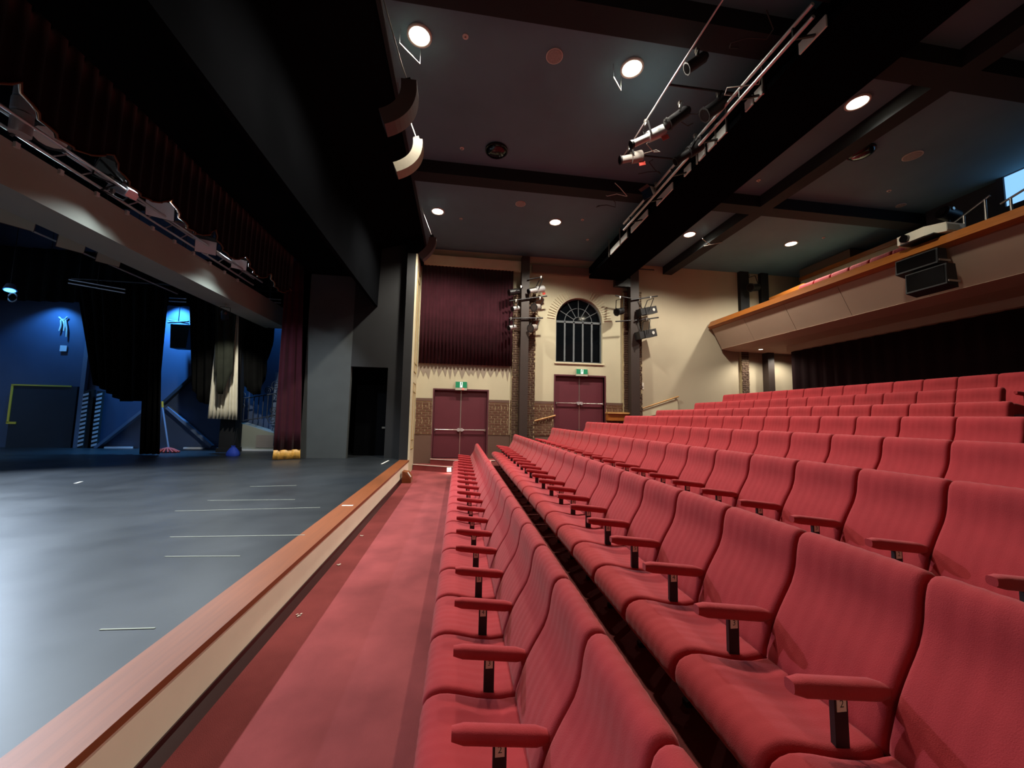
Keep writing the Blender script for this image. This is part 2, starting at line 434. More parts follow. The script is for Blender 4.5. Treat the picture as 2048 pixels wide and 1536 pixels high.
# proscenium: header, soffit, side reveal, pilaster
hd = MB()
hp_ = [(-1.42, CZ+.2), (-1.42, CZ), (-2.85, 7.66), (-2.9, 5.6), (-3.0, 5.6), (-3.05, 6.6), (-5.1, 6.6), (-5.1, CZ+.2)]  # the drop in this profile is added to keep house light off the reveal
hd.prism([(x, -4, z) for x, z in hp_], (0, 18.4, 0))
hd.box(-1.95, -1.44, 12.9, D, 7.4, CZ)
struct('wall_header', hd, 'soffit_black', 'black proscenium header and soffit with an added light-blocking drop above the stage opening', 'wall')
struct('trim_12', MB().box(-1.42, -1.36, -4, D, CZ-.06, CZ), 'beam_dark', 'slim edge strip where the ceiling meets the stage header', 'trim')
rv = MB(); DR = (-3.66, -2.42); YR = 13.35
rv.box(-5.3, DR[0], YR, YR+.2, ST, 7.9)
struct('wall_reveal', rv, 'panel_grey', 'charcoal painted side reveal of the proscenium beside the red house curtain', 'wall')
rv2 = MB(); rv2.box(DR[0], DR[1], YR, YR+.2, 3.5, 7.9).box(DR[1], -1.9, YR, YR+.2, ST, 7.9)
struct('wall_reveal_black', rv2, 'black_paint', 'black panel around the dark doorway beside the cream pilaster', 'wall')
dk = empty('door_3', ((DR[0]+DR[1])/2, YR+.5, ST), 'black doorway in the side reveal of the stage', 'door'); dk['kind'] = 'structure'
MB().box(DR[0], DR[1], YR+.9, YR+.95, ST, 3.5).build('door_leaf', 'soffit_black', dk)
MB().box(DR[1]-.03, DR[1], YR, YR+.9, ST, 3.5).build('door_jamb', 'black_paint', dk)
MB().box(DR[1]-.30, DR[1]-.05, YR+.84, YR+.90, 1.4, 1.46).build('door_handle', 'steel', dk)
struct('wall_proscenium_edge', MB().box(-1.9, -1.622, 12.9, D, 0, 7.4), 'black_paint', 'black inner edge of the proscenium beside the pilaster', 'wall')
pl = MB().box(-1.62, -1.56, 12.9, D, 0, 7.4)
plo = struct('trim_7', pl, 'cream_trim', 'cream proscenium pilaster with gilt panel mouldings', 'pilaster')
for (z0, z1) in ((.75, 3.0), (3.35, 6.9)):
    m_ = MB()
    y0, y1 = 13.12, 13.72; x = -1.556
    for (ya, yb, za, zb) in ((y0, y1, z0, z0+.03), (y0, y1, z1-.03, z1), (y0, y0+.04, z0, z1), (y1-.04, y1, z0, z1), (y0, y1, z0+.3, z0+.33), (y0, y1, z1-.33, z1-.3)):
        m_.box(x-.004, x+.012, ya, yb, za, zb)
    m_.build('panel_moulding', 'gold_line', plo)
# stage house
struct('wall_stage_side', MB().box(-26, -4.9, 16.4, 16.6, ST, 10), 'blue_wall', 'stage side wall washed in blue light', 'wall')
struct('wall_stage_back', MB().box(-17.9, -17.7, -4, 16.4, ST, 9.8), 'cyc', 'pale cyclorama wall at the rear of the stage', 'wall')
struct('wall_stage_wing', MB().box(-5.3, -5.1, YR, 16.4, ST, 10), 'black_paint', 'black wing wall behind the red house curtain', 'wall')
struct('ceiling_stage', MB().box(-26, -5.1, -4, 16.6, 9.8, 10), 'soffit_black', 'black fly loft over the stage', 'ceiling')
struct('wall_stage_near', MB().box(-26, -1.56, -4.2, -4, 0, 10), 'black_paint', 'black wall on the near side of the stage', 'wall')
# near wall and rear shell
struct('wall_near', MB().box(-1.56, 16.5, YN-.3, YN, 0, CZ), 'cream', 'cream side wall on the near side of the seating', 'wall')
struct('wall_rear_upper', MB().box(15.3, 15.5, YN, D, 4.4, CZ), 'rear_wall', 'dark grey wall at the back of the balcony', 'wall')
bd = MB(); rows = []
for i in range(121):
    y = YN + (12.35-YN)*i/120; x = 12.05+.035*math.sin(i*1.9)
    rows.append([(x, y, FZ[7]+.1), (x, y, 4.75)])
bd.grid(rows); struct('wall_rear', bd, 'back_drape', 'dark maroon draped rear wall under the balcony', 'wall')
struct('wall_rear_parapet', MB().box(9.9, 10.0, YN, 12.9, FZ[7], FZ[7]+1.04), 'door_frame', 'low maroon parapet behind the rearmost row', 'wall')
# wall pieces under the balcony
pz = pier('trim_8', 11.28, 11.6, 4.75, 'slim brick pier under the far end of the balcony')
struct('trim_9', MB().box(12.34, 12.62, 13.7, D, 1.8, 4.72), 'brown_steel', 'dark timber post beside the cream lobby wall under the balcony', 'post')
struct('trim_10', MB().box(11.32, 11.72, D-.16, D, 5.6, CZ), 'black_paint', 'black pier above the balcony end', 'pier')
struct('trim_11', MB().box(12.28, 12.62, D-.16, D, 6.0, CZ), 'black_paint', 'black steel post beside the lit cream wall above the balcony', 'post')

# ================================================================== BALCONY
bal = empty('trim_balcony', (10, 6, 4.4), 'balcony front of cream panels with a timber capping rail', 'balcony'); bal['kind'] = 'structure'
YB0, YB1 = YN, 13.9
prof = [(10.02, 5.62), (10.12, 5.62), (10.55, 4.86), (10.45, 4.80)]
pj = [YB0+.1+k*1.72 for k in range(20) if YB0+.1+k*1.72 < YB1-.3]+[YB1]
for a, c in zip(pj[:-1], pj[1:]):
    MB().prism([(x, a+.006, z) for x, z in prof], (0, c-a-.012, 0)).build('fascia_panel', 'balc_cream', bal)
MB().prism([(10.16, YB0, 5.5), (15.3, YB0, 5.5), (15.3, YB0, 4.95), (10.58, YB0, 4.88)], (0, YB1-YB0, 0)).build('balcony_deck', 'black_paint', bal)
MB().prism([(10.42, YB0, 4.80), (10.62, YB0, 4.93), (15.3, YB0, 4.93), (15.3, YB0, 4.72), (12.2, YB0, 4.72), (11.0, YB0, 4.72)], (0, YB1-YB0, 0)).build('soffit', 'balc_soffit', bal)
MB().prism([(9.95, YB0, 5.60), (9.86, YB0, 5.68), (9.98, YB0, 5.9), (10.3, YB0, 5.94), (10.34, YB0, 5.9), (10.3, YB0, 5.62)], (0, 13.9-YB0, 0)).build('capping_rail', 'wood_rail', bal)
MB().box(11.9, 12.2, YB0, 12.35, 4.5, 4.75).build('soffit_beam', 'balc_soffit', bal)
# upper tier parapet of the balcony
up = empty('wall_balcony_tier', (13.3, 6, 5.6), 'cream low wall of the balcony upper tier with timber rail', 'wall'); up['kind'] = 'structure'
MB().box(13.3, 13.45, 8.9, 13.0, 5.6, 7.5).build('tier_wall', 'cream_trim', up)
MB().box(13.22, 13.5, 8.9, 13.0, 7.5, 7.64).build('tier_rail', 'wood_rail', up)
bx = empty('wall_booth', (14.3, 12.0, 5.6), 'taupe boxed enclosure under the ceiling behind the balcony seats', 'wall'); bx['kind'] = 'structure'
MB().box(13.46, 15.3, 11.2, 13.2, 5.6, 8.05).build('booth_panel', 'taupe', bx)
# control room window
cw = empty('window_2', (13.25, 6.2, 7), 'brightly lit bluish control room window behind the balcony', 'window'); cw['kind'] = 'structure'
struct('wall_control', MB().box(13.3, 13.5, YN, 8.88, 5.6, CZ), 'rear_wall', 'dark grey control room wall behind the near part of the balcony', 'wall')
a0 = at(2006, 356, X=13.25); a1 = at(2012, 415, X=13.25)
MB().box(13.25, 13.29, a0.y-3.0, a0.y, a1.z, a0.z).build('pane', 'booth_glow', cw)
MB().box(13.2, 13.29, a0.y-.02, a0.y+.1, a1.z-.08, a0.z+.08).box(13.2, 13.29, a0.y-3, a0.y, a1.z-.1, a1.z).box(13.2, 13.29, a0.y-3, a0.y, a0.z, a0.z+.08).build('window_frame', 'rear_wall', cw)

# ================================================================== SEATS
PITCH_Y = .55
def loft(profile, ys, endr, rib=0.0, nrib=9, squeeze=.9):
    """profile: closed (x,z) loop; swept along y with softly rounded ends and vertical channels"""
    n = len(profile); cxp = sum(p[0] for p in profile)/n; czp = sum(p[1] for p in profile)/n
    rows = []; W = ys
    st = []
    m = 24
    for i in range(5): st.append((-W/2 + endr*(1-math.cos(math.pi/2*i/4)), 1-(1-math.sin(math.pi/2*i/4))))
    inner = [(-W/2+endr + (W-2*endr)*(i/m)) for i in range(1, m)]
    st = [(y, f) for y, f in st] + [(y, 1) for y in inner] + [(-y, f) for y, f in reversed(st)]
    for y, f in st:
        row = []
        for k in range(n):
            p = Vector(profile[k]); a = Vector(profile[k-1]); c = Vector(profile[(k+1) % n])
            t = (c-a); nr = Vector((t.y, -t.x)); 
            if nr.length > 1e-6: nr.normalize()
            inset = endr*(1-f)*squeeze
            ripple = -rib*(.5-.5*math.cos(2*math.pi*nrib*(y/W+.5)))*f if rib else 0
            q = p + nr*( -inset + ripple)
            row.append((q.x, y, q.y))
        rows.append(row)
    mb = MB(); mb.grid(rows, True, True)
    mb.add(rows[0], [tuple(range(n))], True); mb.add(rows[-1], [tuple(range(n))[::-1]], True)
    return mb
def resample(pts, n):
    """closed Catmull-Rom"""
    out = []; m = len(pts)
    for i in range(m):
        p0, p1, p2, p3 = [Vector(pts[(i+k-1) % m]) for k in range(4)]
        for j in range(n):
            t = j/n
            out.append(tuple(.5*((2*p1)+(-p0+p2)*t+(2*p0-5*p1+4*p2-p3)*t*t+(-p0+3*p1-3*p2+p3)*t**3)))
    return out
# loops listed counter-clockwise in (x,z) so that (t.y,-t.x) points outwards
back_prof = resample([(.52,.355),(.585,.40),(.63,.50),(.685,.60),(.735,.70),(.765,.80),(.78,.90),(.79,.965),(.765,1.01),(.715,1.02),(.675,.99),(.655,.92),(.645,.85),(.618,.77),(.57,.69),(.52,.60),(.482,.50),(.46,.41)], 2)
cush_prof = resample([(-.035,.375),(-.02,.315),(.05,.275),(.30,.28),(.48,.29),(.50,.36),(.475,.415),(.38,.41),(.26,.425),(.15,.452),(.06,.462),(-.01,.435)], 2)
arm_len = .40
def seat_proto():
    r = empty('theatre_seat', (0,0,0))
    loft(cush_prof, .525, .03, rib=.0022, nrib=8).build('seat_cushion', 'seat_fabric', r)
    loft(back_prof, .535, .03, rib=.0024, nrib=8).build('backrest', 'seat_fabric', r)
    MB().prism([(.20, -.02, 0), (.56, -.02, 0), (.56, -.02, .03), (.47, -.02, .05), (.45, -.02, .30), (.25, -.02, .30), (.29, -.02, .05), (.20, -.02, .03)], (0, .04, 0)).build('pedestal', 'black_metal', r)
    return r
def arm_parts(root, y, num):
    # padded armrest, its post and the little number plate
    p = []
    for i in range(9):
        t = i/8; x = .125+arm_len*t; z = .632-.045*t; e = .7 if i in (0, 8) else 1.0
        hw = .033*e; hh = .032*e
        p.append([(x, y+hw*math.copysign(abs(math.cos(a))**.6, math.cos(a)), z+hh*math.copysign(abs(math.sin(a))**.6, math.sin(a))) for a in [2*math.pi*k/12 for k in range(12)]])
    mb = MB().grid(p, True, True); mb.add(p[0], [tuple(range(12))]); mb.add(p[-1], [tuple(range(12))[::-1]])
    mb.build('armrest', 'seat_fabric', root)
    MB().box(.295, .352, y-.010, y+.010, .0, .60).build('arm_post', 'black_metal', root)
    pb = MB().box(.304, .343, y-.013, y-.0101, .535, .59).build('number_plate', 'white_plate', root)
    return pb
P0 = seat_proto(); A0 = arm_parts(P0, -PITCH_Y/2+.034, 0)
P1 = None
tx = {}
def text_mesh(s):
    if s not in tx:
        c = bpy.data.curves.new('number', 'FONT'); c.body = s; c.size = .038; c.align_x = 'CENTER'; c.align_y = 'CENTER'; c.resolution_u = 2
        o = bpy.data.objects.new('number', c); COL.objects.link(o)
        me = bpy.data.meshes.new_from_object(o); bpy.data.objects.remove(o); me.materials.clear(); me.materials.append(MATS['ink']); tx[s] = me
    return tx[s]
ROWN = ['front row', 'second row', 'third row', 'fourth row', 'fifth row', 'sixth row', 'seventh row', 'rearmost row']
B0 = [1.09, 1.28, 2.06, 2.87, 3.63, 3.93, 5.27, 5.50]     # one seat joint per row, measured
YEND = 12.6
nseat = 0; first = True
ncut = [.5, .5, 1.2, 2.0, 2.8, 3.5, 4.2, 4.9]
far_arm = None
for k in range(8):
    y = B0[k]
    while y-PITCH_Y > ncut[k]: y -= PITCH_Y
    num = 1 if k else 1
    last = []
    while y+PITCH_Y < YEND+.2:
        if first: s = P0; first = False
        else: s = copy_tree(P0)
        s.location = (XT[k]-.735, y+PITCH_Y/2, FZ[k])
        tag(s, 'red upholstered theatre seat in the %s' % (ROWN[k]+(' along the carpet strip by the stage' if k == 0 else ' of the stalls' if k < 7 else ' under the balcony')), 'theatre seat', 'theatre seats in the '+ROWN[k])
        last.append(s); y += PITCH_Y; nseat += 1; num += 1
    for i, s in enumerate(last):
        if k < 3 and i < 18 and (k or i):
            pb = [c for c in s.children if c.name.startswith('number_plate')][0]
            t = bpy.data.objects.new('number', text_mesh(str(i if k == 0 else i+1))); COL.objects.link(t)
            t.parent = pb; t.location = (.3235, -PITCH_Y/2+.034-.0135, .562); t.rotation_euler = (math.pi/2, 0, 0)
    # closing armrest on the far end seat of the row
    e = last[-1]
    for c in list(e.children):
        if c.name.split('.')[0] in ('armrest', 'arm_post'):
            d = c.copy(); COL.objects.link(d); d.parent = e; d.location = (0, PITCH_Y-.034, 0)
# ---- each seat's own label: counted from the exit-door aisle
ORD = ['end seat at', 'second from', 'third from', 'fourth from', 'fifth from', 'sixth from', 'seventh from', 'eighth from', 'ninth from', 'tenth from', 'eleventh from', 'twelfth from', 'thirteenth from', 'fourteenth from', 'fifteenth from', 'sixteenth from', 'seventeenth from', 'eighteenth from', 'nineteenth from', 'twentieth from', 'twenty-first from', 'twenty-second from', 'twenty-third from', 'twenty-fourth from']
for k in range(8):
    ss = sorted([o for o in COL.objects if o.get('group') == 'theatre seats in the '+ROWN[k]], key=lambda o: -o.location.y)
    for i, s in enumerate(ss):
        s['label'] = 'red upholstered theatre seat, %s the exit-door aisle in the %s' % (ORD[i], ROWN[k])

# ================================================================== generic builders
def drape(name, tops, bots, folds, amp, m, parent=None, label=None, nz=10, pinch=0.0, org=None, per=8):
    def poly(P, s):
        P = [Vector(p) for p in P]; t = s*(len(P)-1); i = min(int(t), len(P)-2); return P[i].lerp(P[i+1], t-i)
    n = folds*per; rows = []
    for i in range(n+1):
        s = i/n; a = poly(tops, s); c = poly(bots, s)
        tg = poly(bots, min(1, s+.01)) - poly(bots, max(0, s-.01)); nr = Vector((-tg.y, tg.x, 0))
        if nr.length < 1e-6: nr = Vector((0, 1, 0))
        nr.normalize(); row = []
        ph = 2*math.pi*folds*s + .7*math.sin(5*s)
        for j in range(nz+1):
            t = j/nz; p = a.lerp(c, t)
            k_ = amp*(.55+.45*t)*(math.sin(ph)+.25*math.sin(2.3*ph+1))
            row.append(p + nr*k_)
        rows.append(row)
    mb = MB().grid(rows); o = mb.build(name, m, parent, org=org if org else (bots[0] if not parent else None))
    md = o.modifiers.new('thickness', 'SOLIDIFY'); md.thickness = .012; md.offset = 0
    if label: tag(o, label, 'curtain')
    return o

def luminaire(kind, pos, aim, label, group, L=.42, R=.10, body='black_metal', hang=.28, hp=None, lens='lens_black', flag=None):
    """stage lantern: body, barrel or reflector, lens, yoke and hook clamp"""
    pos = Vector(pos); d = Vector(aim).normalized(); up = Vector((0,0,1))
    side = d.cross(up).normalized(); u2 = side.cross(d).normalized()
    top = Vector(hp) if hp else pos + up*hang
    r = empty('stage_lantern', pos, label, 'stage light', group)
    if kind == 'profile':
        MB().cyl(pos-d*L*.5, pos+d*L*.02, R*1.15, 12, R*1.1).build('lamp_body', body, r)
        MB().cyl(pos-d*L*.58, pos-d*L*.5, R*.7, 12, R*1.1).build('lamp_cap', body, r)
        MB().cyl(pos+d*L*.02, pos+d*L*.55, R*.72, 12).build('barrel', body, r)
        MB().cyl(pos+d*L*.53, pos+d*L*.6, R*.9, 12).build('colour_frame', 'black_metal', r)
        MB().cyl(pos+d*L*.601, pos+d*L*.61, R*.66, 12).build('lens', lens, r)
    elif kind == 'can':
        MB().cyl(pos-d*L*.45, pos+d*L*.5, R, 14).build('lamp_body', body, r)
        MB().cyl(pos-d*L*.62, pos-d*L*.45, R*.55, 12, R).build('lamp_cap', body, r)
        MB().cyl(pos+d*L*.5, pos+d*L*.53, R*1.22, 8).build('colour_frame', 'black_metal', r)
        MB().cyl(pos+d*L*.531, pos+d*L*.54, R*.9, 14).build('lens', lens, r)
    elif kind == 'profile_box':
        MB().obox(pos-d*L*.18, d, side, u2, L*.62, R*2.0, R*2.1).build('lamp_body', body, r)
        fins = MB()
        for q in range(3): fins.obox(pos-d*L*.18-side*0+u2*(q-1)*R*.5 + side*R*1.02, d, side, u2, L*.42, .012, R*.22)
        fins.build('cooling_fins', 'silver', r)
        MB().obox(pos+d*L*.22, d, side, u2, L*.3, R*1.7, R*1.8).build('barrel', body, r)
        MB().obox(pos+d*L*.39, d, side, u2, L*.04, R*2.1, R*2.1).build('colour_frame', 'black_metal', r)
        MB().cyl(pos-d*L*.30-side*R*1.05, pos-d*L*.30-side*R*1.12, R*.45, 12).build('rear_vent', 'cable_white', r)
    else:  # flood: flared housing with a flat front
        a, b_ = R*.75, R*1.5
        P = []
        for (t, q) in ((-L*.5, a), (L*.35, b_)):
            for (i, j) in ((-1,-1),(1,-1),(1,1),(-1,1)): P.append(pos+d*t+side*i*q+u2*j*q*.8)
        MB().add(P, [(0,1,2,3),(7,6,5,4),(0,4,5,1),(1,5,6,2),(2,6,7,3),(3,7,4,0)]).build('lamp_body', body, r)
        MB().obox(pos+d*L*.36, d, side, u2, .015, b_*1.9, b_*1.5).build('lens', lens, r)
        MB().obox(pos+d*L*.42+u2*b_*.95, d*.6+u2*.8, side, -d*.8+u2*.6, L*.4, b_*1.9, .008).build('barn_door', 'black_metal', r)
    yk = MB().bar(pos+side*R*1.35, top-up*.05+side*R*1.35, .012, .03, up=d).bar(pos-side*R*1.35, top-up*.05-side*R*1.35, .012, .03, up=d).bar(top-up*.05-side*R*1.35, top-up*.05+side*R*1.35, .03, .012)
    yk.build('yoke', 'black_metal', r)
    MB().cyl(top-up*.05, top+up*.03, .022, 8).obox(top+up*.035, (1,0,0), (0,1,0), up, .05, .05, .06).build('hook_clamp', 'steel', r)
    if flag: MB().obox(pos-d*L*.45-u2*R*1.6, d, side, u2, .13, .015, .08).build('tag', flag, r)
    return r

# ================================================================== SIDE WALL THINGS
def exit_sign(p0, p1, led, label):
    c = (p0+p1)/2; w_ = abs(p1.x-p0.x); h = abs(p0.z-p1.z); y = D-.09
    r = empty('exit_sign', (c.x, D, c.z), label, 'exit sign')
    MB().box(c.x-w_/2, c.x+w_/2, y, D, c.z-h/2, c.z+h/2).build('housing', 'sign_grey', r)
    z0 = c.z-h*.22; z1 = c.z+h*.46; X = lambda t: c.x+(t-.5)*w_; Z = lambda t: z0+(z1-z0)*t; yf = y-.006
    f = MB().box(X(.02), X(.98), y-.005, y, z0, z1).build('face', 'exit_green', r)
    def pg(pts): return MB().prism([(X(a), yf, Z(b_)) for a, b_ in pts], (0, .002, 0))
    pg([(.40,.05),(.60,.05),(.60,.95),(.40,.95)]).build('doorway_symbol', 'exit_white', f)
    m = MB(); yf -= .003
    m.cyl((X(.51), yf+.001, Z(.83)), (X(.51), yf-.001, Z(.83)), .022, 10)
    for pts in ([(.46,.74),(.54,.74),(.52,.42),(.46,.42)], [(.46,.46),(.50,.44),(.45,.10),(.415,.12)], [(.49,.46),(.53,.44),(.575,.26),(.55,.22)], [(.47,.72),(.45,.66),(.41,.52),(.43,.5)], [(.53,.72),(.585,.56),(.57,.52),(.52,.64)]):
        m.prism([(X(a), yf, Z(b_)) for a, b_ in pts], (0, .002, 0))
    m.build('running_figure', 'exit_green', f)
    if led: MB().cyl((X(.66), y-.02, c.z-h*.36), (X(.66), y, c.z-h*.36), .022, 10).build('indicator', 'red_led', r)
    return r
exit_sign(at(911, 763, Y=D), at(934, 781, Y=D), True, 'green exit sign with a red indicator over the door by the steps')
exit_sign(at(1151, 738, Y=D), at(1174, 753, Y=D), False, 'green exit sign over the door below the arched window')

drape('wall_drape', [(-1.5, 13.9, 7.42), (1.88, 13.9, 7.42)], [(-1.5, 13.9, 3.78), (1.88, 13.9, 3.78)], 26, .035, 'drape_maroon', label='dark maroon pleated drape covering the bay beside the pilaster', nz=2)
jg = [(-1.53, D-.012, 3.80)]
random.seed(3); x = -1.53; up_ = False; low = []
while x < 1.88:
    low.append((x, D-.012, (3.62+random.uniform(-.14, .08)) if up_ else (3.26+random.uniform(-.10, .14)))); up_ = not up_; x += random.uniform(.06, .14)
low.append((1.88, D-.012, 3.4))
fz = MB()
for a, c in zip(low[:-1], low[1:]): fz.prism([a, c, (c[0], c[1], 3.80), (a[0], a[1], 3.80)], (0, .010, 0))
tag(fz.build('jagged_frieze', 'jag_grey', org=(0, D, 3.3)), 'grey-beige jagged frieze under the maroon drape', 'frieze')

# brown posts with lighting bars
def post(x0, x1, y0, y1, z0, z1, label):
    r = empty('lighting_post', ((x0+x1)/2, (y0+y1)/2, z0), label, 'post')
    MB().box(x0, x1, y0, y1, z0, z1).build('shaft', 'brown_steel', r)
    MB().box(x0-.05, x1+.05, y0-.03, y1+.03, z0, z0+.02).build('base_plate', 'brown_steel', r)
    return r
YP = 13.55
a = at(1041, 700, Y=YP).x; c = at(1057, 700, Y=YP).x
ps1 = post(a, c, YP, 13.82, FZ[1], 7.9, 'brown steel lighting post in front of the pier beside the drape')
a2 = at(1262, 700, Y=YP).x; c2 = at(1279, 700, Y=YP).x
ps2 = post(a2, c2, YP, 13.82, FZ[4], 8.0, 'brown steel lighting post in front of the pier right of the arched window')
def px(u, v, Y=YP-.06): return at(u, v, Y=Y)
def bars(root, lst):
    for (p, q) in lst:
        MB().cyl(px(*p), px(*q), .026, 8).build('cross_bar', 'black_metal', root)
bars(ps1, [((1019,602),(1094,592)), ((1018,637),(1086,636)), ((1055,559),(1084,554))])
bars(ps2, [((1231,591),(1262,597)), ((1262,600),(1315,592)), ((1231,643),(1262,641)), ((1270,641),(1317,635)), ((1262,537),(1308,540))])
MB().box(px(1232,560).x, a2, YP, YP+.2, px(1240,571).z, px(1240,555).z).build('junction_box', 'black_metal', ps2)
MB().tube([px(1278,600), px(1284,617), px(1276,640), px(1282,668)], .012).build('cable', 'cable', ps2)
YL = YP-.08
G1 = 'lanterns on the post beside the drape'; G2 = 'lanterns on the post right of the arched window'
luminaire('can', px(1028,584,YL), (-1,-.3,-.3), 'dim black can lantern above the upper bar on the drape side of the brown post', G1, .40, .11, hp=px(1042,575,YL))
luminaire('profile', px(1073,580,YL), (-1,-.35,-.35), 'silver profile lantern at the top of the post beside the arched window', G1, .62, .11, body='silver', hp=px(1082,556,YL), flag='label_red')
luminaire('can', px(1031,617,YL), (-.9,-.5,-.35), 'small pale can lantern below the upper bar on the drape side of the post', G1, .30, .085, body='silver', hp=px(1032,602,YL))
luminaire('can', px(1073,615,YL), (-.75,-.75,-.25), 'can lantern with brown colour frame below the upper bar, window side of the post', G1, .34, .13, body='speaker_grey', hp=px(1080,597,YL), lens='brown_steel')
luminaire('can', px(1024,655,YL), (-.9,-.5,-.35), 'small pale can lantern below the lower bar on the drape side of the post', G1, .30, .085, body='silver', hp=px(1022,638,YL))
luminaire('can', px(1066,656,YL), (-.75,-.75,-.3), 'dark can lantern below the lower bar, window side of the post', G1, .34, .13, body='speaker_grey', hp=px(1072,638,YL), lens='brown_steel')
luminaire('can', px(1239,623,YL), (-.9,-.5,-.35), 'black can lantern on the window side of the second brown post', G2, .34, .13, hp=px(1240,596,YL))
luminaire('profile_box', px(1292,623,YL), (-1,-.25,-.28), 'black boxed profile lantern on the upper bar by the plain cream wall', G2, .88, .13, hp=px(1301,596,YL))
luminaire('profile_box', px(1290,669,YL), (-1,-.25,-.26), 'black boxed profile lantern on the lower bar by the plain cream wall', G2, .92, .14, hp=px(1293,639,YL))

# small wall fittings
r = empty('fire_alarm', at(1060, 804, Y=D-.05), 'red fire alarm call point on a conduit beside the brown post', 'fire alarm')
c = wloc(r); MB().box(c.x-.08, c.x+.08, D-.12, D-.052, c.z-.08, c.z+.08).build('case', 'alarm_red', r); MB().cyl((c.x, D-.125, c.z), (c.x, D-.12, c.z), .03, 10).build('glass', 'white_plate', r)
MB().cyl((c.x, D-.07, c.z+.08), (c.x, D-.07, c.z+1.4), .016, 6).cyl((c.x, D-.07, c.z-.08), (c.x, D-.07, .7), .016, 6).build('conduit', 'cream_trim', r)
tag(MB().cyl((at(1019,810,Y=D).x, D-.05, 1.25), (at(1019,810,Y=D).x, D-.05, 2.6), .012, 6).build('thin_conduit', 'cream_trim', org=(at(1019,810,Y=D).x, D, 1.25)), 'thin pale conduit on the brick band beside the drape bay', 'conduit')
p = at(1284, 772, Y=D); r = empty('socket_plate', p, 'white wall socket plate on the plain cream wall beside the brown post', 'socket')
MB().box(p.x-.07, p.x+.07, D-.02, D, p.z-.13, p.z+.13).build('plate', 'white_plate', r); MB().box(p.x-.04, p.x+.04, D-.03, D-.02, p.z-.07, p.z).build('insert', 'speaker_grey', r)
def handrail(p, q, label, m='wood_pale', drop=.1):
    r = empty('handrail', (p+q)/2, label, 'handrail')
    MB().cyl(p, q, .028, 10).build('rail', m, r)
    for t in (.06, .94):
        k_ = p.lerp(q, t); MB().tube([k_, k_-Vector((0,0,.06)), (k_.x, D, k_.z-.06)], .012).build('bracket', 'black_metal', r)
    return r
handrail(at(1064,843,Y=D-.1), at(1111,831,Y=D-.1), 'pale timber handrail rising to the door below the arched window')
handrail(at(1281,818,Y=D-.1), at(1357,793,Y=D-.1), 'pale timber handrail rising along the plain cream wall')
dwp = [at(1281,822,Y=D-.06), at(1355,797,Y=D-.06), at(1356,822,Y=D-.06), at(1281,835,Y=D-.06)]
tag(MB().prism(dwp, (0, .055, 0)).build('sloped_panel', 'cream_trim', org=tuple(dwp[3])), 'sloped cream panel under the handrail on the plain wall', 'panel')
q0 = at(1214,824,Y=D-.2); q1 = at(1262,830,Y=D-.2)
r = empty('timber_ledge', (q0+q1)/2, 'varnished timber ledge beside the door below the arched window', 'ledge')
MB().box(q0.x, q1.x, D-.3, D, q0.z-.06, q0.z).build('shelf', 'wood_pale', r); MB().box(q0.x+.02, q1.x-.1, D-.24, D-.02, q0.z-.32, q0.z-.06).build('panel', 'wood_rail', r)

# steps to the first exit door
st = empty('carpeted_steps', (-.1, 13.5, 0), 'two red carpeted steps up to the exit door by the pilaster', 'steps')
S1 = [(-1.54, 13.80), (-.32, 13.16), (1.3, 13.05), (1.3, 13.98), (-1.54, 13.98)]
S2 = [(-.95, 13.80), (-.15, 13.45), (1.3, 13.36), (1.3, 13.97), (-.95, 13.97)]
MB().prism([(x, y, .001) for x, y in S1], (0, 0, .189)).build('lower_step', 'carpet', st)
MB().prism([(x, y, .19) for x, y in S2], (0, 0, .188)).build('upper_step', 'carpet', st)
for S, z in ((S1, .19), (S2, .378)):
    MB().bar((S[0][0], S[0][1], z), (S[1][0], S[1][1], z), .03, .018).build('nosing_strip', 'step_white', st)
    MB().bar((S[1][0], S[1][1], z), (S[2][0], S[2][1], z), .03, .018).build('nosing_strip', 'step_white', st)
sl = empty('step_light', (-.27, 13.12, .06), 'small glowing step light on the lowest step by the exit door', 'step light')
MB().box(-.34, -.20, 13.10, 13.15, .03, .17).build('case', 'white_plate', sl)
MB().box(-.33, -.21, 13.094, 13.10, .05, .16).build('lens', 'step_lamp', sl)
lt = bpy.data.lights.new('glow', 'POINT'); lt.energy = 3; lt.color = (1, .45, .35); lt.shadow_soft_size = .03
lo = bpy.data.objects.new('glow', lt); COL.objects.link(lo); lo.parent = sl; lo.location = (0, -.09, .04)
sl2 = empty('step_light', (1.05, 13.0, .06), 'small reddish step light behind the end of the front row', 'step light')
MB().box(1.0, 1.12, 12.98, 13.03, FZ[1]+.01, FZ[1]+.09).build('case', 'white_plate', sl2)
MB().box(1.01, 1.11, 12.974, 12.98, FZ[1]+.02, FZ[1]+.08).build('lens', 'red_led', sl2)
bxm = empty('timber_wedge', (-1.42, 11.4, 0), 'small varnished timber block with white edge at the foot of the pilaster', 'block')
MB().prism([(-1.53, 11.15, 0), (-1.28, 11.15, 0), (-1.28, 11.15, .16), (-1.38, 11.15, .30), (-1.53, 11.15, .32)], (0, .35, 0)).build('block', 'wood_nose', bxm)
MB().bar((-1.285, 11.14, .175), (-1.375, 11.14, .305), .02, .05, up=(0,1,0)).build('white_edge', 'step_white', bxm)
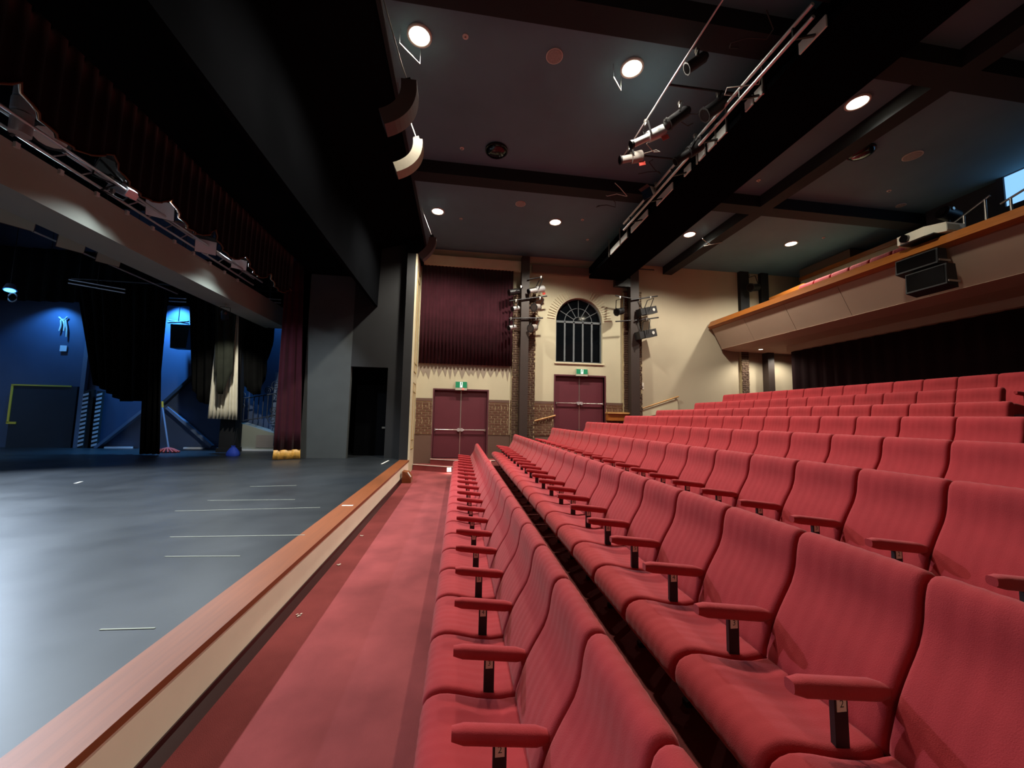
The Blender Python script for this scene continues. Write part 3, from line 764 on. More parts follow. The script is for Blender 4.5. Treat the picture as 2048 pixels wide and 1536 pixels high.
for (u0, v0, u1, v1, lb) in ((763, 928, 777, 921, 'short white tape mark on the stage beside the black doorway'), (684, 1011, 706, 1011, 'short pale tape mark on the stage edge'), (150, 967, 163, 963, 'pale scuff mark on the stage floor')):
    p, q = at(u0, v0, Z=ST+.004), at(u1, v1, Z=ST+.004)
    tag(MB().bar(p, q, .05, .004).build('tape_mark', 'step_white', org=tuple((p+q)/2)), lb, 'tape')
for i, (u0, v0, u1, v1) in enumerate(((500, 973, 593, 971), (415, 1001, 590, 999), (350, 1022, 640, 1015), (340, 1074, 610, 1070), (200, 1259, 310, 1256), (330, 1113, 480, 1112))):
    p, q = at(u0, v0, Z=ST+.003), at(u1, v1, Z=ST+.003)
    tag(MB().bar(p, q, .012, .003).build('tape_line', 'bulkhead_grey', org=tuple((p+q)/2)), 'thin worn pale line across the black stage floor', 'tape', 'worn pale lines on the stage floor')
for (u, v) in ((597, 1231), (723, 1072), (678, 1130)):
    p = at(u, v, Z=.004); m_ = MB()
    for j in range(4): m_.obox(p+Vector((random.uniform(-.02,.02), random.uniform(-.02,.02), .004)), (random.random(), random.random(), .1), (random.random(), -random.random(), 0), (0,0,1), .02, .012, .006)
    tag(m_.build('paper_scrap', 'step_white', org=tuple(p)), 'tiny pale scrap lying on the red carpet by the stage', 'litter', 'scraps on the carpet')

# ================================================================== CEILING THINGS
LX = [-.835, 2.83, 7.42, 11.22]; LY = [.45, 5.87, 11.28]
NAMEX = ['beside the stage header', 'in front of the lighting bridge', 'behind the lighting bridge', 'above the balcony']
NAMEY = ['in the nearest rank', 'in the middle rank', 'in the rank by the exit doors']
for iy, y in enumerate(LY):
    for ix, x in enumerate(LX):
        if iy < 2 and ix == 3: continue      # the photograph shows only one over the balcony
        r = empty('downlight', (x, y, CZ), 'glowing ceiling downlight %s, %s' % (NAMEX[ix], NAMEY[iy]), 'downlight', 'round ceiling downlights')
        ring = MB(); n = 28
        ring.grid([[(x+R_*math.cos(2*math.pi*i/n), y+R_*math.sin(2*math.pi*i/n), z) for i in range(n)] for (R_, z) in ((.20, CZ), (.20, CZ-.03), (.165, CZ-.03), (.165, CZ-.008))], True, True)
        ring.build('trim_ring', 'trim_ring', r)
        MB().disc((x, y, CZ-.012), (0,0,-1), .165, 24).build('lens', 'lamp_white', r)
        l = bpy.data.lights.new('lamp', 'SPOT'); l.energy = HOUSE_W*((.4, 1.0, 1.25), (.35, .62, 1.25), (.22, .3, 1.0), (.25, .4, .95))[ix][iy]; l.color = (1, .93, .80); l.spot_size = math.radians(146); l.spot_blend = .55; l.shadow_soft_size = .13
        o = bpy.data.objects.new('lamp', l); COL.objects.link(o); o.parent = r; o.location = (0, 0, -.06)
for (u, v, rad, lb) in ((1109, 111, .13, 'round ceiling loudspeaker grille between the two downlights nearest the stage'), (1041, 407, .13, 'round ceiling loudspeaker grille between the downlights by the exit doors'), (1825, 311, .16, 'round ceiling loudspeaker grille over the balcony front'), (1802, 410, .10, 'small round ceiling grille over the balcony seats')):
    p = at(u, v, Z=CZ); r = empty('ceiling_speaker', p, lb, 'ceiling speaker')
    MB().cyl(p, p-Vector((0,0,.02)), rad*1.12, 24).build('rim', 'trim_ring', r); MB().cyl(p-Vector((0,0,.02)), p-Vector((0,0,.026)), rad, 24).build('grille', 'grille', r)
for (u, v, lb) in ((993, 299, 'glossy black round ceiling vent near the stage header'), (1722, 302, 'black round ceiling vent beside the beam over the balcony front')):
    p = at(u, v, Z=CZ); r = empty('ceiling_vent', p, lb, 'vent')
    MB().cyl(p, p-Vector((0,0,.05)), .26, 28).build('rim', 'dome_black', r)
    dm = MB(); n = 24
    dm.grid([[(p.x+R_*math.cos(2*math.pi*i/n), p.y+R_*math.sin(2*math.pi*i/n), p.z-z) for i in range(n)] for (R_, z) in ((.24, .05), (.22, .09), (.15, .12), (.07, .13), (.01, .132))], True, True)
    dm.build('dome', 'dome_black', r)
for (u, v) in ((931, 72), (924, 296), (922, 437), (1175, 479), (1517, 360), (1647, 475), (1778, 381), (1165, 439)):
    p = at(u, v, Z=CZ); r = empty('smoke_detector', p, 'small pale sprinkler rose on the dark ceiling', 'sprinkler', 'sprinkler roses on the ceiling')
    MB().cyl(p, p-Vector((0,0,.015)), .05, 14).build('rose', 'trim_ring', r); MB().cyl(p-Vector((0,0,.015)), p-Vector((0,0,.05)), .016, 8).build('nozzle', 'steel', r)
for (q, lb) in ((((799,86),(840,128)), 'slim pale rod hanging beside the downlight nearest the stage header'), (((1227,154),(1242,181)), 'slim pale rod hanging beside the downlight in front of the lighting bridge'), (((1405,478),(1420,490)), 'short pale rod of the bracket below the downlight behind the bridge'), (((1408,492),(1444,485)), 'longer pale rod of the bracket below the downlight behind the bridge')):
    p, c = at(*q[0], Z=CZ-(.36 if 'bracket' in lb else .25)), at(*q[1], Z=CZ-(.40 if 'bracket' in lb else .28))
    o = empty('suspended_rod', p, lb, 'rod'); MB().cyl(p, c, .008, 6).build('rod', 'steel', o)
    ct = 7.78 if 'bracket' in lb else CZ
    MB().cyl(p, (p.x, p.y, ct), .004, 5).cyl(c, (c.x, c.y, ct), .004, 5).build('wire', 'cable', o)

# hanging curved loudspeakers beside the header
def hang_speaker(Y, a, m, b_, wid, th, ctop, label, M_='speaker_grey'):
    A, Mm, B_ = at(*a, Y=Y), at(*m, Y=Y), at(*b_, Y=Y)
    r = empty('hanging_loudspeaker', (A+B_)/2, label, 'loudspeaker')
    rows = []
    for i in range(13):
        t = i/12; p = A*(1-t)**2 + (Mm*2-(A+B_)/2)*2*t*(1-t) + B_*t*t
        tg = ((Mm*2-(A+B_)/2)-A)*2*(1-t) + (B_-(Mm*2-(A+B_)/2))*2*t; tg.normalize(); nr = Vector((tg.z, 0, -tg.x))
        rows.append([p+nr*th/2+Vector((0,-wid/2,0)), p+nr*th/2+Vector((0,wid/2,0)), p-nr*th/2+Vector((0,wid/2*.8,0)), p-nr*th/2+Vector((0,-wid/2*.8,0))])
    mb = MB().grid(rows, False, True); mb.add(rows[0], [(3,2,1,0)]); mb.add(rows[-1], [(0,1,2,3)])
    mb.build('cabinet', M_, r)
    tp = at(*ctop, Y=Y)
    MB().bar(A, A+Vector((-.05,0,.12)), .1, .03, up=(0,1,0)).build('bracket', 'black_metal', r)
    MB().tube([A+Vector((-.05,0,.12)), A+Vector((-.12,0,.3)), Vector((-1.33, Y+.25, CZ-.01))], .010).build('cable', 'cable_white', r)
    return r
hang_speaker(5.0, (820,175), (810,222), (767,248), .30, .20, (775,60), 'large curved dusty grey loudspeaker hanging beside the stage header', 'hang_speaker')
hang_speaker(6.6, (837,287), (828,322), (792,343), .28, .16, (838,280), 'smaller curved pale loudspeaker hanging beside the stage header', 'hang_speaker_pale')
hang_speaker(10.8, (866,478), (860,498), (842,516), .26, .20, (852,465), 'curved grey loudspeaker hanging near the top of the pilaster', 'hang_speaker')

# ================================================================== LIGHTING BRIDGE
br = empty('lighting_bridge', (5.4, 6, 7.2), 'long black lighting bridge under the auditorium ceiling', 'lighting bridge')
MB().box(4.72, 6.15, YN+.02, 13.5, 7.2, 7.30).build('deck', 'soffit_black', br)
MB().box(6.05, 6.15, YN+.02, 13.5, 7.30, CZ-.01).build('rear_side', 'soffit_black', br)
MB().box(4.72, 4.80, YN+.02, 13.5, 7.40, 7.62).build('front_rail_board', 'soffit_black', br)
vl = lambda u: 512-1.046*(u-1219)
for (u0, u1) in ((1221,1256), (1262,1296), (1313,1346), (1368,1382), (1397,1411), (1415,1432), (1434,1455), (1490,1507), (1509,1526), (1598,1655)):
    ya = at(u0, vl(u0), X=4.7).y; yb = at(u1, vl(u1), X=4.7).y
    MB().box(4.69, 4.715, yb+.01, ya-.01, 7.20, 7.37).build('toe_board', 'toe_white', br)
for (u, h) in ((1219, .55), (1241, .5), (1256, .5), (1395, .6), (1433, .7), (1455, .5), (1528, .6)):
    y = at(u, vl(u), X=4.69).y
    MB().box(4.66, 4.69, y-.012, y+.012, 7.16, 7.2+h).build('stanchion', 'steel', br)
for (x_, z_, u0, u1) in ((4.35, 7.30, 0, 0), (4.35, 7.12, 0, 0)):
    MB().cyl((x_, 3.9, z_), (x_, 9.6, z_), .026, 8).build('rail_pipe', 'silver', br)
for y in (4.2, 5.2, 6.2, 7.2, 8.2, 9.2):
    MB().bar((4.35, y, 7.30), (4.7, y, 7.62), .03, .03).bar((4.35, y, 7.12), (4.7, y, 7.24), .03, .03).bar((4.35, y, 7.1), (4.35, y, 7.32), .025, .025).build('rail_bracket', 'black_metal', br)
MB().cyl((3.3, 3.6, 7.5), (3.3, 7.4, 7.5), .014, 8).build('outrigger_pipe', 'silver', br)
for y in (4.0, 5.5, 7.2): MB().cyl((3.3, y, 7.5), (4.75, y, 7.52), .018, 6).build('outrigger_arm', 'black_metal', br)
random.seed(11)
for i in range(7):
    y = 4.4+i*.75; p = Vector((random.uniform(3.5, 4.4), y, random.uniform(7.2, 7.5)))
    pts = [p + Vector((.22*math.sin(j*1.1+i), .10*j-.25, -.10*math.sin(j*.7)+.05*math.cos(j*2+i))) for j in range(7)]
    MB().tube(pts, .009, 5).build('cable', 'cable_white' if i % 2 else 'cable', br)
MB().tube([Vector((3.3, 3.65, 7.5)) + Vector((.07*math.sin(t), .05*math.cos(t*1.0), -.14+.14*math.cos(t))) for t in [2*math.pi*i/14 for i in range(15)]], .01, 5).build('cable_coil', 'cable_white', br)
G3 = 'lanterns on the lighting bridge'
luminaire('profile', at(1297,274,Y=6.3), (-1,.15,-.5), 'large silver profile lantern with a red tag hanging from the lighting bridge', G3, .62, .09, body='silver', hp=(3.3,6.3,7.46), flag='label_red')
luminaire('profile', at(1263,316,Y=7.0), (-1,.1,-.25), 'dark silver profile lantern with a red tag hanging from the lighting bridge', G3, .42, .10, body='speaker_grey', hp=(3.3,7.0,7.46), flag='label_red')
luminaire('flood', at(1300,385,Y=7.9), (-.8,-.3,-.5), 'small grey flood lantern hanging below the lighting bridge', G3, .3, .09, body='speaker_grey', hp=at(1312,370,Y=7.9))
luminaire('can', at(1355,235,Y=5.9), (-.8,.2,-.6), 'black can lantern among the bridge cables', G3, .4, .10, hp=at(1360,210,Y=5.9))
luminaire('profile', at(1378,305,Y=6.4), (-.8,.3,-.55), 'black profile lantern slung under the bridge rail pipes', G3, .5, .10, hp=at(1390,275,Y=6.4))
luminaire('can', at(1430,215,Y=5.6), (-.8,.2,-.6), 'black can lantern beside the bridge rail pipes', G3, .42, .11, hp=at(1436,190,Y=5.6))
luminaire('can', at(1392,125,Y=5.0), (-.8,.3,-.5), 'black can lantern on the outrigger pipe of the bridge', G3, .3, .08, hp=at(1394,105,Y=5.0))

# ================================================================== BALCONY THINGS
pr = empty('projector', (9.95, 6.75, 5.95), 'white video projector standing on the balcony rail', 'projector')
ya, yb = 6.33, 7.15
MB().prism([(9.78, ya+.25, 5.97), (9.80, yb-.05, 5.97), (9.92, yb, 5.97), (10.45, yb, 5.97), (10.45, ya, 5.97), (9.98, ya, 5.97)], (0, 0, .2)).build('case', 'projector_white', pr)
MB().box(9.8, 10.4, ya+.1, yb-.1, 5.945, 5.97).build('base', 'black_metal', pr)
MB().cyl((9.85, 6.93, 6.07), (9.73, 6.93, 6.06), .085, 16).build('lens_barrel', 'lens_black', pr)
MB().box(9.985, 10.3, ya-.012, ya, 6.0, 6.13).build('side_vent', 'bulkhead_grey', pr)
for (yy0, yy1, z0, z1, x0, lb) in ((6.35, 7.12, 5.22, 5.60, 9.72, 'upper black loudspeaker slung on the balcony front below the projector'), (6.20, 6.92, 4.72, 5.21, 9.68, 'lower black loudspeaker on the balcony front below the projector')):
    r = empty('balcony_loudspeaker', (9.8, (yy0+yy1)/2, z0), lb, 'loudspeaker')
    MB().prism([(x0, yy0, z0+.06), (x0+.02, yy0, z1), (x0+.24, yy0, z1), (x0+.28 if z0 < 5 else x0+.26, yy0, z0)], (0, yy1-yy0, 0)).build('cabinet', 'speaker_black', r)
    MB().box(x0-.006, x0+.02, yy0+.03, yy1-.03, z0+.1, z1-.03).build('grille', 'lens_black', r)
    MB().box(x0+.02, x0+.3, yy0-.02, yy0-.005, z0+.1, z0+.14).build('bracket', 'steel', r)
# balcony seats
random.seed(5)
for i in range(7):
    y = 10.8-i*.56
    b_ = copy_tree(P0)
    b_.location = (10.56, y, 5.502)
    tag(b_, 'red balcony seat, %s the cream side wall, behind the timber rail' % ORD[i].replace('end seat at', 'nearest'), 'theatre seat', 'balcony seats behind the timber rail')
def chrome_rail(p0, p1, posts, label):
    r = empty('balcony_handrail', p0, label, 'handrail')
    MB().cyl(p0, p1, .022, 8).build('rail', 'steel', r)
    for t in posts:
        k_ = p0.lerp(p1, t); MB().cyl(k_, (k_.x, k_.y, 5.6), .022, 8).build('post', 'steel', r)
chrome_rail(at(1908,446,X=10.6), at(1980,391,X=10.6), (.28, .86), 'sloping chrome handrail on the balcony beside the projector')
chrome_rail(at(2001,408,X=10.6), at(2060,372,X=10.6), (.35, .95), 'sloping chrome handrail in front of the lit control room window')
fs = empty('follow_spot', at(1897,428,X=12.4), 'black follow spot on a stand behind the balcony rail', 'stage light')
c = wloc(fs); MB().cyl(c+Vector((.2,0,-.05)), c+Vector((-.2,0,.03)), .16, 16).build('lamp_body', 'black_metal', fs); MB().cyl(c+Vector((-.2,0,.03)), c+Vector((-.24,0,.035)), .1, 12).build('lens', 'lens_black', fs)
MB().cyl((c.x, c.y, c.z-.1), (c.x, c.y, 5.6), .025, 8).build('stand', 'black_metal', fs); MB().cyl(c+Vector((-.1,-.18,.05)), c+Vector((-.1,-.16,.05)), .04, 10).build('knob', 'steel', fs)
luminaire('can', at(1508,575,Y=13.55), (-1,-.3,-.2), 'black lantern with a pale end cap on the pier above the balcony end', None, .45, .15, hp=at(1500,552,Y=13.78))
p0, p1 = at(1538,596,X=12.0), at(1608,566,X=12.0)
tag(MB().prism([p0, p1, (p1.x, p1.y, p1.z-.35), (p0.x, p0.y, p0.z-.1)], (.06, 0, 0)).build('aisle_wall', 'wood_rail', org=tuple(p0)), 'sloping timber side panel at the far end of the balcony seats', 'panel')
# under-balcony lamps (small soffit downlights that wash the lobby wall)
for i, (x, y) in enumerate(((11.5, 13.1), (12.9, 13.2))):
    r = empty('soffit_downlight', (x, y, 4.72), 'small soffit downlight under the balcony, %s' % ('beside the slim brick pier' if i == 0 else 'over the lobby beyond the maroon drape'), 'downlight')
    MB().cyl((x, y, 4.72), (x, y, 4.70), .09, 18).build('trim_ring', 'trim_ring', r); MB().disc((x, y, 4.698), (0,0,-1), .07, 16).build('lens', 'warm_lens', r)
    l = bpy.data.lights.new('lamp', 'SPOT'); l.energy = 150; l.color = (1, .92, .78); l.spot_size = math.radians(150); l.spot_blend = .6; l.shadow_soft_size = .07
    o = bpy.data.objects.new('lamp', l); COL.objects.link(o); o.parent = r; o.location = (0, 0, -.04)
# ================================================================== STAGE
# house curtain leg with gold hem
hc = empty('house_curtain', (-5.45, 12.9, ST), 'dark red velvet house curtain with a gold hem, drawn to the side of the stage', 'curtain')
tops = [(-5.72, 12.9, 6.9), (-5.28, 13.1, 6.9)]; bt = [(-5.62, 12.72, .74), (-5.0, 13.12, .74)]; bt2 = [(-5.63, 12.71, ST+.01), (-4.99, 13.12, ST+.01)]
drape('velvet', tops, bt, 3, .04, 'curtain_red', hc, per=12); drape('gold_hem', bt, bt2, 3, .025, 'gold_hem', hc, per=12, nz=2)
# scalloped valance
va = []; n = 150
tops = []; rows = []
for i in range(n+1):
    y = 1.4 + (12.62-1.4)*i/n
    ph = ((y-7.56) % 1.245)/1.245
    zb = 5.86-.36*math.sin(math.pi*ph)**.7
    x = -5.42+.035*math.sin(i*2.1)
    rows.append([(x+.02*math.sin(i*2.1), y, 7.0), (x, y, 6.4), (x, y, zb+.12), (x, y, zb)])
o = MB().grid(rows).build('valance', 'valance_red', org=(-5.42, 7, 5.5)); md = o.modifiers.new('thickness', 'SOLIDIFY'); md.thickness = .02
tag(o, 'dark red scalloped valance across the top of the stage opening', 'valance')
fr_ = MB().tube([(r_[3][0]+.015, r_[3][1], r_[3][2]) for r_ in rows], .016, 5).build('fringe', 'fringe_brown', o)
# grey bulkhead beam
tag(MB().box(-7.3, -6.5, -3.5, 15.2, 5.05, 5.72).build('bulkhead_beam', 'bulkhead_grey', org=(-6.9, 6, 5.05)), 'long grey boxed bulkhead beam over the stage', 'beam')
# batten with pipes in front of / above the bulkhead
tr = empty('lighting_truss', (-6.2, 7, 5.85), 'lighting truss of pipes along the top of the grey bulkhead beam', 'truss')
for (x_, z_) in ((-6.4, 5.80), (-6.4, 6.0), (-6.15, 5.9)): MB().cyl((x_, -2, z_), (x_, 12.4, z_), .024, 8).build('truss_pipe', 'silver', tr)
tb = MB()
for i in range(24):
    y = 1.0+i*.46; tb.cyl((-6.4, y, 5.80), (-6.4, y+.23, 6.0), .012, 6).cyl((-6.4, y+.23, 6.0), (-6.15, y+.46, 5.9), .012, 6)
tb.build('lattice', 'silver', tr)
for i in range(16):
    y = 2.4+i*.62; MB().box(-6.5, -6.46, y, y+.06, 5.66, 5.74).build('cable_clip', 'cable_white', tr)
for y in (2.5, 6.0, 9.5, 12.2): MB().cyl((-6.3, y, 6.0), (-6.3, y, 9.79), .008, 5).build('suspension_wire', 'cable', tr)
G4 = 'lanterns on the stage truss'; XL = -6.25
def tl(u, v, X=XL): return at(u, v, X=X)
cn = empty('par_can', tl(45,232), 'tall silver can lantern pointing straight down on the truss', 'stage light', G4)
c = wloc(cn); MB().cyl(c+Vector((0,0,-.28)), c+Vector((0,0,.02)), .11, 14).build('lamp_body', 'silver', cn); MB().cyl(c+Vector((0,0,.05)), c+Vector((0,0,.22)), .12, 14).build('lamp_cap', 'silver', cn); MB().cyl(c+Vector((0,0,.25)), c+Vector((0,0,.42)), .11, 14).build('lamp_top', 'silver', cn); MB().cyl(c+Vector((0,0,.0)), c+Vector((0,0,.3)), .07, 10).build('spindle', 'black_metal', cn)
MB().bar(c+Vector((0,0,-.2)), c+Vector((-.12,0,-.3)), .04, .04).build('hook_clamp', 'black_metal', cn)
luminaire('can', tl(103,262), (.25,-.3,-.9), 'round pale lantern facing down beside the tall silver can', G4, .28, .20, hp=tl(112,235), lens='trim_ring')
luminaire('flood', tl(228,335), (.5,-.3,-.8), 'dark flood lantern with a bright lower edge on the truss', G4, .4, .17, hp=tl(222,360))
luminaire('flood', tl(252,380), (-.7,.2,.5), 'silver flood lantern tilted up on the truss', G4, .38, .12, body='silver', hp=tl(225,385))
luminaire('flood', tl(322,418), (.45,-.75,-.45), 'white-fronted flood lantern in the middle of the truss', G4, .36, .15, hp=tl(312,400), lens='hazard_white')
luminaire('flood', tl(412,492), (.45,-.75,-.45), 'white-fronted flood lantern towards the far end of the truss', G4, .34, .14, hp=tl(424,470), lens='hazard_white')
luminaire('flood', tl(478,527), (.45,-.75,-.45), 'small white-fronted flood lantern at the far end of the truss', G4, .30, .12, hp=tl(490,510), lens='hazard_white')
# second lantern batten upstage
b2 = empty('upstage_batten', (-8.6, 8, 5.7), 'black pipe batten of lanterns upstage of the grey beam', 'batten')
MB().cyl((-8.6, -2, 5.75), (-8.6, 13.6, 5.75), .03, 8).build('batten_pipe', 'black_metal', b2); MB().cyl((-8.75, -2, 5.5), (-8.75, 12.8, 5.5), .02, 8).build('cable_bar', 'silver', b2)
for y in (3, 7, 11): MB().cyl((-8.6, y, 5.75), (-8.6, y, 9.79), .008, 5).build('suspension_wire', 'cable', b2)
G5 = 'lanterns on the upstage batten'
for (u, v, k_, L_, R_, lb) in ((28, 428, 'flood', .45, .17, 'large grey-fronted flood lantern on the upstage batten'), (140, 482, 'flood', .42, .14, 'grey flood lantern on the upstage batten beside the timber crate'), (178, 466, 'profile', .5, .10, 'pale profile lantern with red end on the upstage batten'), (215, 512, 'flood', .40, .14, 'square grey flood lantern on the upstage batten'), (282, 516, 'can', .34, .12, 'black can lantern with a reddish rim at the end of the upstage batten')):
    luminaire(k_, at(u, v, X=-8.5), (.7, -.5, -.45), lb, G5, L_, R_, hp=at(u+8, v-16, X=-8.55), lens='bulkhead_grey' if k_ == 'flood' else 'lens_black', body='speaker_grey' if k_ == 'profile' else 'black_metal')
# timber frames up in the fly loft
def crate(p, sx, sy, sz, label):
    r = empty('timber_crate', p, label, 'crate')
    for i in range(4):
        MB().box(p.x-sx/2, p.x+sx/2, p.y-sy/2+i*sy/4+.01, p.y-sy/2+(i+1)*sy/4-.01, p.z, p.z+.04).build('board', 'fly_wood', r)
    for (i, j) in ((-1,-1), (1,-1), (1,1), (-1,1)):
        MB().box(p.x+i*sx/2-.03, p.x+i*sx/2+.03, p.y+j*sy/2-.03, p.y+j*sy/2+.03, p.z, p.z+sz).build('corner_post', 'fly_wood', r)
    MB().bar((p.x-sx/2, p.y-sy/2, p.z+sz), (p.x+sx/2, p.y-sy/2, p.z+sz), .05, .05).bar((p.x-sx/2, p.y+sy/2, p.z+sz), (p.x+sx/2, p.y+sy/2, p.z+sz), .05, .05).build('top_rail', 'fly_wood', r)
    MB().cyl((p.x, p.y, p.z+.04), (p.x, p.y, 9.79), .01, 5).build('suspension_wire', 'cable', r)
crate(at(95,438,X=-9.6), .5, .7, .35, 'orange-brown timber crate slung beside the upstage batten')
crate(at(378,462,X=-7.0), .4, .9, .45, 'orange-brown timber crate slung behind the scalloped valance')

# drapes in the wings
YD = 14.6
P = lambda u, v, Y=YD: at(u, v, Y=Y)
drape('black_leg_drape', [P(150,560), P(200,562), P(245,566), P(295,570), P(340,572)], [P(184,765), P(212,782), P(243,803), P(292,802), P(321,795)], 9, .10, 'drape_black', label='wide black stage drape with a swagged hem hanging in the wings')
bk = empty('tied_drape', P(297,908), 'black drape bunched and tied, its tail resting on the stage floor', 'curtain')
drape('tail', [P(290,640,YD-.15), P(325,640,YD-.15)], [P(278,908,13.95), P(321,908,13.95)], 4, .08, 'drape_black', bk)
drape('black_swag', [P(378,580,15.0), P(432,580,15.0)], [P(383,770,15.0), P(400,805,15.0), P(432,812,15.0)], 4, .08, 'drape_black', label='black drape swagged beside the blue-lit wall')
drape('green_grey_swag', [P(430,570,14.3), P(452,570,14.3), P(478,570,14.3)], [P(430,745,14.3), P(437,788,14.3), P(447,788,14.3), P(462,745,14.3), P(470,690,14.3)], 3, .06, 'drape_green', label='dark greenish drape with a rounded hem in front of the white curtain')
drape('white_curtain', [P(436,628,14.8), P(478,628,14.8)], [P(415,837,14.8), P(476,840,14.8)], 8, .07, 'drape_white', label='off-white pleated curtain hanging in the wings')
drape('black_wing_drape', [P(482,585,15.2), P(562,585,15.2)], [P(488,772,15.2), P(505,790,15.2), P(522,788,15.2), P(535,730,15.2), P(552,650,15.2)], 5, .08, 'drape_black', label='black drape with a pointed hem beside the iron stair railing')
for nm in ('black_leg_drape', 'black_swag', 'green_grey_swag', 'white_curtain', 'black_wing_drape'):
    o = bpy.data.objects[nm]; W_ = [o.matrix_basis @ v.co for v in o.data.vertices]; zt_ = max(v.z for v in W_); tv = [v for v in W_ if v.z > zt_-.25]
    xa, xb = min(v.x for v in tv), max(v.x for v in tv); ym = sum(v.y for v in tv)/len(tv)
    MB().cyl((xa-.1, ym, zt_+.02), (xb+.1, ym, zt_+.02), .03, 8).build('hanging_pipe', 'black_metal', o)
    for xx in (xa+.1, xb-.1): MB().cyl((xx, ym, zt_+.02), (xx, ym, 9.79), .008, 5).build('drop_wire', 'cable', o)
# black borders across the top of the wings
drape('black_border', [(-17.5, 15.4, 7.6), (-5.6, 15.4, 7.6)], [(-17.5, 15.4, 5.62), (-5.6, 15.4, 5.85)], 24, .06, 'drape_black', label='black border drape across the top of the wings', nz=4)
# black column behind the white curtain
cl_ = empty('black_column', (-8.5, 15.25, ST), 'black square column behind the white curtain', 'column')
ca, cb = at(436, 900, Y=15.1).x, at(466, 900, Y=15.1).x
MB().box(ca, cb, 15.1, 15.5, ST, 5.5).build('shaft', 'black_paint', cl_); MB().box(ca-.05, cb+.05, 15.05, 15.55, ST, ST+.15).build('plinth', 'black_paint', cl_)
# stage side wall fittings (Y = 16.4)
YS = 16.38
S = lambda u, v, Y=YS: at(u, v, Y=Y)
dr = empty('door_4', S(85, 895), 'dark stage door outlined with yellow tape', 'door'); dr['kind'] = 'structure'
d0_, d1_ = S(30,770), S(158,772)
MB().box(d0_.x, d1_.x, YS-.05, YS+.02, ST, d0_.z).build('door_leaf', 'dark_flat', dr)
MB().box(d0_.x-.05, S(147,770).x, YS-.07, YS-.05, d0_.z-.02, d0_.z+.03).box(d0_.x-.05, d0_.x+.02, YS-.07, YS-.05, S(20,845).z, d0_.z).box(d0_.x-.06, d0_.x+.25, YS-.07, YS-.05, S(20,845).z-.05, S(20,845).z+.03).build('yellow_tape', 'yellow_tape', dr)
pp = [S(178,745), S(182,660), S(165,740), S(158,900)]
tag(MB().box(S(157,850).x, S(166,850).x, YS-.12, YS, ST, S(165,640).z).build('pale_post', 'steel_blue', org=(S(160,850).x, YS, ST)), 'pale blue-grey steel post beside the yellow-taped door', 'post')
for (u, lb) in ((170, 'black and white striped post beside the pale steel post'), (197, 'black and white striped post beside the diagonal brace')):
    b_ = S(u-4, 895); r = empty('striped_post', (b_.x, YS-.1, ST), lb, 'post', 'striped posts by the stage side wall')
    zt = S(u, 782).z
    MB().box(b_.x-.09, b_.x+.09, YS-.12, YS-.02, ST, zt).build('shaft', 'black_paint', r)
    n = 13
    for i in range(n):
        z = ST+.05+(zt-ST-.1)*i/n
        MB().prism([(b_.x-.09, YS-.125, z), (b_.x+.09, YS-.125, z+.06), (b_.x+.09, YS-.125, z+.14), (b_.x-.09, YS-.125, z+.08)], (0, .004, 0)).build('white_stripe', 'hazard_white', r)
tag(MB().box(S(176,800).x, S(190,800).x, YS-.08, YS, ST, S(190,780).z).build('black_flat', 'black_paint', org=(S(190,800).x, YS, ST)), 'narrow black flat between the two striped posts', 'panel')
for (p, q, m_, lb) in (((193,896), (292,818), 'steel_blue', 'diagonal brace rising from the striped posts'), ((336,815), (425,893), 'steel_blue', 'diagonal brace sloping down towards the white curtain'), ((326,808), (392,748), 'dark_flat', 'dark diagonal brace rising behind the black swag')):
    a_, b_ = S(*p, YS-.08), S(*q, YS-.08)
    tag(MB().bar(a_, b_, .10, .17, up=(0,1,0)).build('brace', m_, org=tuple(a_)), lb, 'brace', 'diagonal braces on the stage side wall')
tag(MB().box(S(215,898).x, S(268,898).x, YS-.15, YS-.05, ST, ST+.06).build('floor_batten', 'hazard_white', org=(S(240,898).x, YS-.1, ST)), 'pale batten lying along the foot of the stage side wall', 'batten')
tag(MB().box(S(372,895).x, S(412,895).x, YS-.15, YS-.05, ST, ST+.06).build('floor_batten', 'hazard_white', org=(S(390,898).x, YS-.1, ST)), 'pale batten on the floor beyond the mop', 'batten')
p = S(128, 697); tag(MB().box(p.x-.11, p.x+.11, YS-.03, YS, p.z-.11, p.z+.11).build('wall_plate', 'hazard_white', org=tuple(p)), 'small white switch plate on the blue stage wall', 'switch')
r = empty('hanging_ropes', S(127, 640), 'bundle of pale rope ends hanging on the blue stage wall', 'rope')
for (u0, v0, u1, v1) in ((122, 640, 119, 662), (126, 638, 128, 662), (131, 640, 133, 674)):
    a_, b_ = S(u0, v0, YS-.04), S(u1, v1, YS-.04)
    MB().tube([a_, (a_+b_)/2+Vector((.03,0,0)), b_], .03, 6).build('rope', 'cable_white', r)
MB().tube([S(118,634,YS-.04), S(126,642,YS-.04), S(135,634,YS-.04)], .025, 6).build('loop', 'cable_white', r)
